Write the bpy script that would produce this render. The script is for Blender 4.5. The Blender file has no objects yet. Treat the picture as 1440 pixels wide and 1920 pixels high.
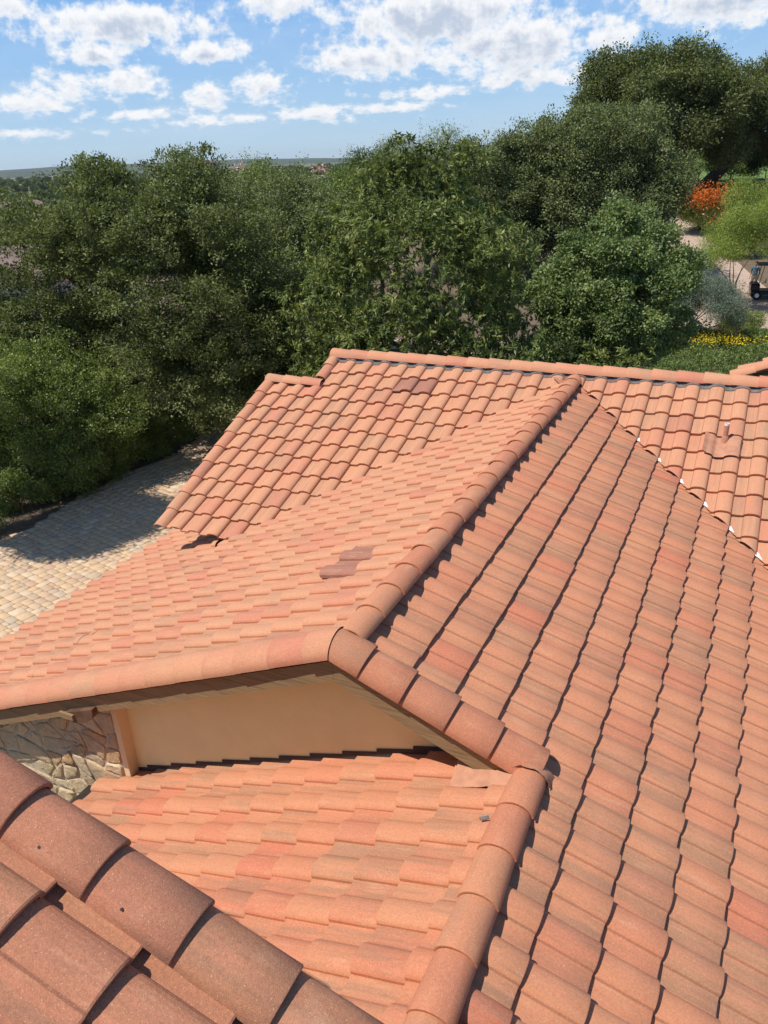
import bpy, bmesh, math, random
import numpy as np
from mathutils import Vector, Matrix
R = math.radians
S = bpy.context.scene
COL = S.collection
# ------------------------------------------------------------------ camera
cam_d = bpy.data.cameras.new("camera"); cam = bpy.data.objects.new("camera", cam_d); COL.objects.link(cam)
cam_d.sensor_fit = 'VERTICAL'; cam_d.sensor_height = 24.0; cam_d.lens = 1456.54 / 1920 * 24.0
cam_d.clip_start = 0.05; cam_d.clip_end = 20000
rt = Vector((0.9053994, 0.4225026, -0.0417550)); up = Vector((-0.1415255, 0.3930713, 0.9085513)); fw = Vector((-0.4002780, 0.8166924, -0.4156814))
m3 = Matrix((rt, up, -fw)).transposed(); cam.matrix_world = m3.to_4x4()
S.camera = cam
# ------------------------------------------------------------------ light
TO_SUN = Vector((-0.36, -0.345, 0.866)).normalized()
sun_d = bpy.data.lights.new("sun", 'SUN'); sun = bpy.data.objects.new("sun", sun_d); COL.objects.link(sun)
sun_d.energy = 4.9; sun_d.angle = R(0.53); sun_d.color = (1.0, 0.95, 0.87)
sun.rotation_mode = 'QUATERNION'; sun.rotation_quaternion = TO_SUN.to_track_quat('Z', 'Y')
S.view_settings.view_transform = 'Standard'; S.view_settings.look = 'None'; S.view_settings.gamma = 1
S.view_settings.exposure = 0.0
S.render.film_transparent = False
S.cycles.max_bounces = 6; S.cycles.diffuse_bounces = 3; S.cycles.glossy_bounces = 2; S.cycles.transmission_bounces = 3
S.cycles.transparent_max_bounces = 4; S.cycles.caustics_reflective = False; S.cycles.caustics_refractive = False

# ------------------------------------------------------------------ node helper
class NT:
    def __init__(s, tree): s.t = tree; s.n = tree.nodes; s.l = tree.links
    def add(s, kind, **kw):
        n = s.n.new(kind)
        for k, v in kw.items(): setattr(n, k, v)
        return n
    def link(s, a, b): s.l.new(a, b)
    def put(s, sock, v):
        if isinstance(v, bpy.types.NodeSocket): s.link(v, sock)
        else: sock.default_value = v
    def math(s, op, a, b=0.0, c=None, clamp=False):
        n = s.add('ShaderNodeMath', operation=op, use_clamp=clamp); s.put(n.inputs[0], a); s.put(n.inputs[1], b)
        if c is not None: s.put(n.inputs[2], c)
        return n.outputs[0]
    def vmath(s, op, a, b=(0, 0, 0), scale=None):
        n = s.add('ShaderNodeVectorMath', operation=op); s.put(n.inputs[0], a); s.put(n.inputs[1], b)
        if scale is not None: s.put(n.inputs[3], scale)
        return n.outputs[1] if op in ('LENGTH', 'DOT_PRODUCT', 'DISTANCE') else n.outputs[0]
    def mix(s, f, a, b, kind='RGBA', blend='MIX'):
        n = s.add('ShaderNodeMix', data_type=kind)
        if kind == 'RGBA': n.blend_type = blend; i = 6; o = 2
        elif kind == 'FLOAT': i = 2; o = 0
        s.put(n.inputs[0], f); s.put(n.inputs[i], a); s.put(n.inputs[i + 1], b)
        return n.outputs[o]
    def ramp(s, f, stops, interp='LINEAR'):
        n = s.add('ShaderNodeValToRGB'); r = n.color_ramp; r.interpolation = interp
        while len(r.elements) < len(stops): r.elements.new(0.5)
        for e, (p, c) in zip(r.elements, stops):
            e.position = p; e.color = (*c, 1) if len(c) == 3 else c
        s.put(n.inputs[0], f); return n.outputs[0]
    def smooth(s, v, lo, hi):
        n = s.add('ShaderNodeMapRange', interpolation_type='SMOOTHSTEP'); s.put(n.inputs[0], v)
        n.inputs[1].default_value = lo; n.inputs[2].default_value = hi; return n.outputs[0]
    def noise(s, vec, scale, detail=2.0, rough=0.5, w=None):
        n = s.add('ShaderNodeTexNoise', noise_dimensions='3D'); s.put(n.inputs['Vector'], vec)
        n.inputs['Scale'].default_value = scale; n.inputs['Detail'].default_value = detail; n.inputs['Roughness'].default_value = rough
        return n.outputs[0]
    def comb(s, x, y, z):
        n = s.add('ShaderNodeCombineXYZ'); s.put(n.inputs[0], x); s.put(n.inputs[1], y); s.put(n.inputs[2], z); return n.outputs[0]
    def sep(s, v):
        n = s.add('ShaderNodeSeparateXYZ'); s.put(n.inputs[0], v); return n.outputs
    def attr(s, name):
        n = s.add('ShaderNodeAttribute', attribute_name=name); return n

# ------------------------------------------------------------------ world: sky and clouds
W = bpy.data.worlds.new("World"); S.world = W; W.use_nodes = True
T = NT(W.node_tree); T.n.clear()
sky = T.add('ShaderNodeTexSky', sky_type='NISHITA', sun_disc=False)
sky.sun_elevation = math.asin(TO_SUN.z); sky.sun_rotation = math.atan2(TO_SUN.x, TO_SUN.y)
sky.altitude = 250; sky.air_density = 1.0; sky.dust_density = 0.6; sky.ozone_density = 1.6
geo = T.add('ShaderNodeTexCoord'); dirv = geo.outputs['Generated']
x_, y_, z_ = T.sep(dirv)[:3]
az = T.math('ARCTAN2', x_, y_)                 # radians, clockwise from +Y
el = T.math('ARCSINE', z_)
azd = T.math('MULTIPLY', az, 57.2958); eld = T.math('MULTIPLY', el, 57.2958)
# perspective-like stretch: clouds get smaller towards the horizon
sc = T.math('ADD', T.math('MULTIPLY', T.math('MAXIMUM', eld, 0.0), 0.55), 2.2)
lg = T.math('LOGARITHM', sc, 2.71828)
def cloud_density(dy):
    e2 = T.math('ADD', eld, dy)
    # slightly warped sky coordinates; features shrink near the horizon through the log of elevation
    v = T.comb(T.math('MULTIPLY', azd, 0.19), T.math('MULTIPLY', T.math('LOGARITHM', T.math('ADD', T.math('MULTIPLY', T.math('MAXIMUM', e2, -1.0), 0.5), 1.6), 2.71828), 2.3), 3.7)
    big = T.noise(v, 1.05, 2.0, 0.5)
    fine = T.noise(v, 4.6, 10.0, 0.60)
    d = T.math('ADD', T.math('MULTIPLY', big, 0.25), T.math('MULTIPLY', fine, 0.62))
    # cumulus banks of the photograph: (azimuth, elevation, half width, half height, strength) in degrees
    blobs = [(-40.5, 7.9, 5.6, 1.3, .33), (-31, 8.9, 3.2, 1.0, .30), (-42.7, 6.4, 3.2, .8, .30), (-36, 6.4, 3.2, .75, .31), (-41, 4.9, 2.9, 1.1, .29), (-44.5, 4.6, 2.2, 1.1, .27),
             (-36.2, 4.0, 1.6, .8, .29), (-32.6, 4.4, 2.3, 1.2, .29), (-46.8, 3.8, 3.0, .8, .27), (-41, 3.0, 4.0, .5, .24), (-47.5, 8.8, 2.2, 1.1, .27), (-21, 7.7, 6.6, 1.9, .36),
             (-25.5, 5.8, 4.4, 1.1, .34), (-17, 6.2, 6.0, 2.2, .33), (-15.5, 4.4, 6.0, .9, .25), (-22, 3.7, 4.2, .55, .22), (-29.3, 2.8, 3.2, .5, .24), (-24.5, 2.9, 4.0, .4, .23), (-36, 2.6, 4.6, .4, .22),
             (-5, 7.6, 5.2, 1.6, .33), (-10.6, 6.0, 2.2, 1.4, .28), (-48, 2.2, 6, .5, .17), (-30, 14, 14, 3, .12), (5, 15, 12, 4, .12), (-70, 11, 12, 3, .16), (60, 10, 14, 3, .16)]
    tot = None
    for (a, e, wa, we, s_) in blobs:
        q = T.math('ADD', T.math('POWER', T.math('DIVIDE', T.math('SUBTRACT', azd, a), wa), 2.0), T.math('POWER', T.math('DIVIDE', T.math('SUBTRACT', e2, e), we), 2.0))
        g = T.math('MULTIPLY', T.math('POWER', 2.71828, T.math('MULTIPLY', q, -1.0)), s_)
        tot = g if tot is None else T.math('MAXIMUM', tot, g)
    return T.math('ADD', d, tot)
d0 = cloud_density(0.0); d1 = cloud_density(0.42)
mask = T.smooth(d0, 0.51, 0.69)
mask = T.math('MULTIPLY', mask, T.smooth(eld, 0.8, 2.4))
thick = T.smooth(d1, 0.58, 0.82)               # cloud above this point: its underside is in shade
core = T.smooth(d0, 0.56, 0.80)
shade = T.math('MULTIPLY', thick, core)
ccol = T.mix(shade, (0.97, 0.98, 1.0, 1), (0.54, 0.62, 0.76, 1))
veil = T.math('MULTIPLY', T.smooth(T.noise(T.comb(T.math('MULTIPLY', azd, .03), T.math('MULTIPLY', eld, .16), 1.0), 2.0, 5.0, .6), .40, .75), .30)
skyc = T.vmath('SCALE', sky.outputs[0], scale=0.105)
skyc = T.mix(0.35, skyc, T.vmath('MULTIPLY', skyc, (0.72, 0.90, 1.12)))
skyc = T.mix(0.80, skyc, T.ramp(T.math('DIVIDE', T.math('MAXIMUM', eld, 0.0), 90.0), [(0.0, (0.56, 0.76, 0.91)), (0.03, (0.42, 0.66, 0.94)), (0.10, (0.22, 0.49, 0.93)), (0.2, (0.13, 0.34, 0.76)), (0.45, (0.05, 0.15, 0.38)), (1.0, (0.03, 0.09, 0.25))]))
skyc = T.mix(veil, skyc, (0.66, 0.78, 0.92, 1))
fin = T.mix(mask, skyc, ccol)
bg = T.add('ShaderNodeBackground'); T.put(bg.inputs[0], fin); bg.inputs[1].default_value = 1.0
wo = T.add('ShaderNodeOutputWorld'); T.link(bg.outputs[0], wo.inputs[0])

# ------------------------------------------------------------------ materials
def new_mat(name):
    m = bpy.data.materials.new(name); m.use_nodes = True; t = NT(m.node_tree); t.n.clear()
    b = t.add('ShaderNodeBsdfPrincipled'); o = t.add('ShaderNodeOutputMaterial'); t.link(b.outputs[0], o.inputs[0])
    b.inputs['Specular IOR Level'].default_value = 0.3
    return m, t, b
def bump(t, b, h, strength=0.5, dist=0.01):
    n = t.add('ShaderNodeBump'); n.inputs['Strength'].default_value = strength; n.inputs['Distance'].default_value = dist
    t.put(n.inputs['Height'], h); t.link(n.outputs[0], b.inputs['Normal'])

def tile_material(name, stops, grey=(0.27, 0.20, 0.14), grey_amt=0.6, grain=1.0, speck=(0.80, 0.50, 0.36)):
    m, t, b = new_mat(name)
    a = t.attr('tint'); r1, r2, r3 = t.sep(a.outputs['Vector'])[:3]
    uv = t.add('ShaderNodeUVMap', uv_map='UVMap').outputs[0]
    u, v, _ = t.sep(uv)[:3]
    obj = t.add('ShaderNodeTexCoord').outputs['Object']
    base = t.ramp(r1, stops)
    # streaked blend colour laid on each tile at the works, running down the tile
    sv = t.comb(t.math('MULTIPLY', u, 7.0), t.math('MULTIPLY', v, 1.6), t.math('MULTIPLY', r2, 37.0))
    n1 = t.noise(sv, 1.0, 4.0, 0.6)
    side = t.math('MULTIPLY', t.smooth(u, 0.75, 0.10), 0.12)
    amt = t.smooth(t.math('ADD', t.math('ADD', n1, side), t.math('MULTIPLY', t.math('SUBTRACT', r2, 0.5), 0.30)), 0.50, 0.80)
    base = t.mix(t.math('MULTIPLY', amt, grey_amt), base, (*grey, 1))
    n2 = t.noise(t.comb(t.math('MULTIPLY', u, 9.0), t.math('MULTIPLY', v, 2.4), t.math('MULTIPLY', r1, 91.0)), 1.0, 3.0, 0.6)
    base = t.mix(t.math('MULTIPLY', t.smooth(n2, 0.48, 0.72), 0.45), base, (0.60, 0.23, 0.135, 1))
    # old replacement tiles
    base = t.mix(t.smooth(r3, 0.90, 0.92), base, (0.36, 0.16, 0.108, 1))
    # weather stains over several tiles
    st = t.noise(obj, 1.3, 4.0, 0.6)
    base = t.mix(t.math('MULTIPLY', t.smooth(st, 0.52, 0.80), 0.22), base, (0.36, 0.22, 0.15, 1))
    st2 = t.noise(obj, 9.0, 5.0, 0.7)
    base = t.mix(t.math('MULTIPLY', t.smooth(st2, 0.62, 0.80), 0.35), base, (0.22, 0.14, 0.10, 1))
    lich = t.math('MULTIPLY', t.smooth(t.noise(obj, 38.0, 4.0, 0.7), 0.64, 0.72), t.smooth(t.noise(obj, 1.9, 3.0, 0.6), 0.50, 0.66))
    base = t.mix(t.math('MULTIPLY', lich, 0.55), base, (0.20, 0.155, 0.12, 1))
    run = t.smooth(t.noise(t.comb(t.math('MULTIPLY', u, 22.0), t.math('MULTIPLY', v, 1.1), t.math('MULTIPLY', r1, 57.0)), 1.0, 3.0, 0.65), 0.56, 0.78)
    base = t.mix(t.math('MULTIPLY', run, 0.28), base, (0.30, 0.16, 0.10, 1))
    pale = t.smooth(t.noise(t.comb(t.math('MULTIPLY', u, 5.0), t.math('MULTIPLY', v, 3.0), t.math('MULTIPLY', r2, 83.0)), 1.0, 3.0, 0.6), 0.55, 0.75)
    base = t.mix(t.math('MULTIPLY', pale, 0.35), base, (0.64, 0.35, 0.21, 1))
    # dirt and shade of the crease between pan and barrel, painted into the colour
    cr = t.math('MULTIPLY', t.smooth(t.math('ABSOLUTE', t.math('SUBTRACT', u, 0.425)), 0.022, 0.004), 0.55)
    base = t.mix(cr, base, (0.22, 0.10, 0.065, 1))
    # sandy grain
    g = t.noise(obj, 240.0, 2.0, 0.65); g2 = t.noise(obj, 75.0, 2.0, 0.6)
    gr = t.math('ADD', t.math('MULTIPLY', t.math('SUBTRACT', g, 0.5), 0.75 * grain), t.math('MULTIPLY', t.math('SUBTRACT', g2, 0.5), 0.45 * grain))
    base = t.vmath('SCALE', base, scale=t.math('ADD', 1.0, gr))
    sp = t.smooth(t.noise(obj, 190.0, 1.0, 0.5), 0.66, 0.76)
    base = t.mix(t.math('MULTIPLY', sp, 0.75), base, (*speck, 1))
    t.link(base, b.inputs['Base Color']); b.inputs['Roughness'].default_value = 0.82
    bump(t, b, t.math('ADD', g, t.math('MULTIPLY', g2, 0.7)), 0.35 * grain, 0.004)
    return m
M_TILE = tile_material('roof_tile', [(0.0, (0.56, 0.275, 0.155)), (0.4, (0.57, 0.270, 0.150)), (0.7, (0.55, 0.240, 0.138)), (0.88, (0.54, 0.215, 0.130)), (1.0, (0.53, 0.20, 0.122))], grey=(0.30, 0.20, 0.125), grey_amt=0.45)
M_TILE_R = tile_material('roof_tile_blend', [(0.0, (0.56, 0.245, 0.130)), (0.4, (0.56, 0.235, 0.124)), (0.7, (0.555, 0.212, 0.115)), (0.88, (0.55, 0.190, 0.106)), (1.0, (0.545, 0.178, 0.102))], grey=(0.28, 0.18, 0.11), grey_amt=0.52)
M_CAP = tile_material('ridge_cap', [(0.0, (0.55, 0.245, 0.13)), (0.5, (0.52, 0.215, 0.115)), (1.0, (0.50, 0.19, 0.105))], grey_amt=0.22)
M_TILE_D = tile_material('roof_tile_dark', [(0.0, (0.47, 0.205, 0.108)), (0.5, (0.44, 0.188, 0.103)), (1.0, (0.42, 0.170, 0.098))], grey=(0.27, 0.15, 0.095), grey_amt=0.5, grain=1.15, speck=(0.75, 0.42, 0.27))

def plain(name, c, rough=0.8, nscale=6.0, namt=0.25, c2=None, bumps=0.0, metal=0.0):
    m, t, b = new_mat(name); obj = t.add('ShaderNodeTexCoord').outputs['Object']
    n = t.noise(obj, nscale, 5.0, 0.6)
    c2 = c2 or tuple(x * (1 - namt) for x in c)
    t.link(t.mix(t.smooth(n, 0.35, 0.68), (*c, 1), (*c2, 1)), b.inputs['Base Color'])
    b.inputs['Roughness'].default_value = rough; b.inputs['Metallic'].default_value = metal
    if bumps: bump(t, b, t.noise(obj, nscale * 12, 4.0, 0.6), bumps, 0.01)
    return m
M_STUCCO = plain('stucco', (0.88, 0.76, 0.42), 0.9, 2.2, 0.06, bumps=0.35)
M_STUCCO2 = plain('stucco_trim', (0.80, 0.62, 0.38), 0.9, 2.2, 0.08, bumps=0.15)
M_WOOD = None
def wood():
    m, t, b = new_mat('weathered_wood'); obj = t.add('ShaderNodeTexCoord').outputs['Object']
    v = t.vmath('MULTIPLY', obj, (1.2, 30.0, 30.0))
    n = t.noise(v, 2.0, 6.0, 0.7); n2 = t.noise(obj, 3.0, 3.0, .6)
    c = t.ramp(n, [(0.25, (0.16, 0.095, 0.045)), (0.5, (0.29, 0.19, 0.095)), (0.75, (0.36, 0.25, 0.14))])
    c = t.mix(t.smooth(n2, .5, .75), c, (0.30, 0.19, 0.10, 1)); t.link(c, b.inputs['Base Color']); b.inputs['Roughness'].default_value = 0.85
    bump(t, b, n, 0.4, 0.01); return m
M_WOOD = wood()
M_DARKWOOD = plain('stained_wood', (0.16, 0.085, 0.05), 0.7, 9, 0.4)
M_METAL = plain('valley_metal', (0.86, 0.85, 0.84), 0.45, 14, 0.15)
M_FLASH = plain('painted_flashing', (0.53, 0.26, 0.155), 0.75, 11, 0.25, c2=(0.43, 0.20, 0.125))
M_MORTAR = plain('weatherblock', (0.20, 0.165, 0.15), 0.85, 22, 0.4)
M_UNDER = plain('underlayment', (0.07, 0.055, 0.05), 0.9, 8, 0.3)
def stone():
    m, t, b = new_mat('rubble_stone'); obj = t.add('ShaderNodeTexCoord').outputs['Object']
    x, y, z = t.sep(obj)[:3]
    w1 = t.noise(obj, 2.4, 3.0, 0.5)
    p = t.comb(t.math('ADD', t.math('MULTIPLY', x, 2.6), t.math('MULTIPLY', w1, 0.9)), 0.0, t.math('ADD', t.math('MULTIPLY', z, 4.0), t.math('MULTIPLY', w1, 1.2)))
    vo = t.add('ShaderNodeTexVoronoi', feature='F1', voronoi_dimensions='3D'); t.put(vo.inputs['Vector'], p); vo.inputs['Scale'].default_value = 1.0
    ve = t.add('ShaderNodeTexVoronoi', feature='DISTANCE_TO_EDGE', voronoi_dimensions='3D'); t.put(ve.inputs['Vector'], p); ve.inputs['Scale'].default_value = 1.0
    cr = t.sep(vo.outputs['Color'])[0]
    c = t.ramp(cr, [(0.0, (0.52, 0.38, 0.22)), (0.3, (0.60, 0.43, 0.24)), (0.5, (0.66, 0.51, 0.32)), (0.7, (0.50, 0.37, 0.24)), (0.88, (0.54, 0.27, 0.11)), (1.0, (0.70, 0.55, 0.36))])
    n = t.noise(obj, 14.0, 6.0, 0.65)
    c = t.vmath('SCALE', c, scale=t.math('ADD', 0.60, t.math('MULTIPLY', n, 0.75)))
    mort = t.smooth(ve.outputs['Distance'], 0.05, 0.02)
    c = t.mix(t.math('MULTIPLY', mort, .8), c, (0.58, 0.46, 0.31, 1)); t.link(c, b.inputs['Base Color']); b.inputs['Roughness'].default_value = 0.9
    h = t.math('ADD', t.math('MULTIPLY', t.smooth(ve.outputs['Distance'], 0.02, 0.12), 1.0), t.math('MULTIPLY', n, 0.9))
    bump(t, b, h, 0.9, 0.03); return m
M_STONE = stone()

def leaf_material(name, c_dark, c_mid, c_light, trans=0.25, rough=0.45, spec=0.5):
    m = bpy.data.materials.new(name); m.use_nodes = True; t = NT(m.node_tree); t.n.clear()
    o = t.add('ShaderNodeOutputMaterial'); b = t.add('ShaderNodeBsdfPrincipled'); tr = t.add('ShaderNodeBsdfTranslucent'); mx = t.add('ShaderNodeMixShader')
    a = t.attr('tint').outputs['Fac']
    c = t.ramp(a, [(0.0, c_dark), (0.55, c_mid), (1.0, c_light)])
    t.link(c, b.inputs['Base Color']); b.inputs['Roughness'].default_value = rough; b.inputs['Specular IOR Level'].default_value = spec
    t.link(t.vmath('MULTIPLY', c, (1.25, 1.35, 0.55)), tr.inputs[0])
    mx.inputs[0].default_value = trans; t.link(b.outputs[0], mx.inputs[1]); t.link(tr.outputs[0], mx.inputs[2]); t.link(mx.outputs[0], o.inputs[0])
    return m
ML_OAK = leaf_material('oak_leaves', (0.055, 0.068, 0.022), (0.160, 0.185, 0.062), (0.30, 0.33, 0.135), 0.26, 0.6, 0.22)
ML_OAKG = leaf_material('oak_leaves_grey', (0.072, 0.090, 0.034), (0.190, 0.218, 0.088), (0.32, 0.35, 0.155), 0.26, 0.6, 0.22)
ML_LANCE = leaf_material('lance_leaves', (0.062, 0.086, 0.022), (0.170, 0.210, 0.056), (0.36, 0.37, 0.11), 0.24, 0.5, 0.3)
ML_ROUND = leaf_material('bright_round_leaves', (0.090, 0.130, 0.040), (0.200, 0.260, 0.088), (0.34, 0.39, 0.17), 0.28, 0.5, 0.3)
ML_SHRUB = leaf_material('shrub_leaves', (0.085, 0.120, 0.028), (0.185, 0.235, 0.056), (0.33, 0.38, 0.10), 0.28, 0.45, 0.4)
ML_LIME = leaf_material('lime_leaves', (0.085, 0.14, 0.03), (0.17, 0.24, 0.05), (0.30, 0.36, 0.09), 0.3, 0.5, 0.4)
ML_PALO = leaf_material('palo_verde_leaves', (0.14, 0.20, 0.035), (0.26, 0.33, 0.07), (0.42, 0.48, 0.13), 0.3, 0.5, 0.3)
ML_SAGE = leaf_material('sage_leaves', (0.12, 0.155, 0.105), (0.22, 0.26, 0.19), (0.36, 0.40, 0.31), 0.15, 0.7, 0.2)
ML_COVER = leaf_material('cover_leaves', (0.085, 0.125, 0.035), (0.155, 0.21, 0.055), (0.28, 0.34, 0.12), 0.25, 0.5, 0.3)
ML_RED = leaf_material('orange_petals', (0.60, 0.12, 0.02), (0.74, 0.20, 0.04), (0.85, 0.36, 0.08), 0.2, 0.6, 0.2)
ML_YEL = leaf_material('yellow_petals', (0.60, 0.40, 0.01), (0.80, 0.58, 0.02), (0.90, 0.72, 0.08), 0.2, 0.6, 0.2)
ML_PINK = leaf_material('pink_petals', (0.62, 0.36, 0.36), (0.74, 0.46, 0.46), (0.82, 0.62, 0.60), 0.2, 0.6, 0.2)
M_BARK = plain('bark', (0.13, 0.105, 0.08), 0.95, 8, 0.45, bumps=0.6)

# ------------------------------------------------------------------ object helpers
def smooth_mesh(me, angle=None):
    me.polygons.foreach_set('use_smooth', np.ones(len(me.polygons), dtype=bool))
def link(name, me, mat=None, parent=None, **props):
    o = bpy.data.objects.new(name, me); COL.objects.link(o)
    if mat is not None and me is not None:
        me.materials.clear(); me.materials.append(mat)
    if parent is not None: o.parent = parent
    for k, v in props.items(): o[k] = v
    return o
def empty(name, loc, label=None, category=None, group=None):
    o = bpy.data.objects.new(name, None); COL.objects.link(o); o.location = loc; o.empty_display_size = 0.3
    if label: o['label'] = label
    if category: o['category'] = category
    if group: o['group'] = group
    return o
def local(me, root):     # mesh is built in world space; move it under its thing's base
    me.transform(Matrix.Translation(-root.location)); return me
def mesh_np(name, V, F, smooth=False, tint=None, uv=None, tint3=None):
    """F: (n,4) quads"""
    me = bpy.data.meshes.new(name); V = np.asarray(V, dtype=np.float32); F = np.asarray(F, dtype=np.int32)
    me.vertices.add(len(V)); me.vertices.foreach_set('co', V.ravel())
    n, k = F.shape
    me.loops.add(n * k); me.loops.foreach_set('vertex_index', F.ravel())
    me.polygons.add(n); me.polygons.foreach_set('loop_start', np.arange(0, n * k, k, dtype=np.int32))
    me.update(calc_edges=True)
    if smooth: smooth_mesh(me)
    if tint is not None:
        a = me.attributes.new('tint', 'FLOAT', 'FACE'); a.data.foreach_set('value', np.asarray(tint, dtype=np.float32))
    if tint3 is not None:
        a = me.attributes.new('tint', 'FLOAT_VECTOR', 'FACE'); a.data.foreach_set('vector', np.asarray(tint3, dtype=np.float32).ravel())
    if uv is not None:
        l = me.uv_layers.new(name='UVMap'); l.data.foreach_set('uv', np.asarray(uv, dtype=np.float32)[F.ravel()].ravel())
    return me
class MB:
    def __init__(s): s.bm = bmesh.new()
    def box(s, lo, hi, M=None, bev=0.0):
        vs = [s.bm.verts.new(((lo[0], hi[0])[i & 1], (lo[1], hi[1])[(i >> 1) & 1], (lo[2], hi[2])[(i >> 2) & 1])) for i in range(8)]
        if M is not None:
            for v in vs: v.co = M @ v.co
        fs = [s.bm.faces.new([vs[i] for i in f]) for f in ((0, 2, 3, 1), (4, 5, 7, 6), (0, 1, 5, 4), (2, 6, 7, 3), (0, 4, 6, 2), (1, 3, 7, 5))]
        if bev:
            es = list({e for f in fs for e in f.edges}); bmesh.ops.bevel(s.bm, geom=es, offset=bev, segments=2, profile=0.5, affect='EDGES')
        return s
    def poly_prism(s, pts, d):   # pts: 3D loop, d: extrusion vector
        a = [s.bm.verts.new(p) for p in pts]; b = [s.bm.verts.new(Vector(p) + Vector(d)) for p in pts]
        s.bm.faces.new(a); s.bm.faces.new(b[::-1]); n = len(a)
        for i in range(n): s.bm.faces.new((a[i], b[i], b[(i + 1) % n], a[(i + 1) % n]))
        return s
    def tube(s, pts, rad, seg=10, cap=True):
        pts = [Vector(p) for p in pts]; rings = []
        if not hasattr(rad, '__len__'): rad = [rad] * len(pts)
        for i, p in enumerate(pts):
            d = (pts[min(i + 1, len(pts) - 1)] - pts[max(i - 1, 0)]).normalized()
            a = d.orthogonal().normalized() if i == 0 else (prev - d * prev.dot(d)).normalized(); prev = a; b = d.cross(a)
            rings.append([s.bm.verts.new(p + (a * math.cos(t) + b * math.sin(t)) * rad[i]) for t in (2 * math.pi * k / seg for k in range(seg))])
        for r0, r1 in zip(rings, rings[1:]):
            for k in range(seg): s.bm.faces.new((r0[k], r0[(k + 1) % seg], r1[(k + 1) % seg], r1[k]))
        if cap: s.bm.faces.new(rings[0][::-1]); s.bm.faces.new(rings[-1])
        return s
    def sphere(s, c, r, scale=(1, 1, 1), seg=16):
        M = Matrix.Translation(c) @ Matrix.Diagonal((*scale, 1)); bmesh.ops.create_uvsphere(s.bm, u_segments=seg, v_segments=seg // 2 + 2, radius=r, matrix=M); return s
    def mesh(s, name, smooth=False):
        bmesh.ops.recalc_face_normals(s.bm, faces=s.bm.faces)
        me = bpy.data.meshes.new(name); s.bm.to_mesh(me); s.bm.free()
        if smooth: smooth_mesh(me)
        return me

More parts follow.
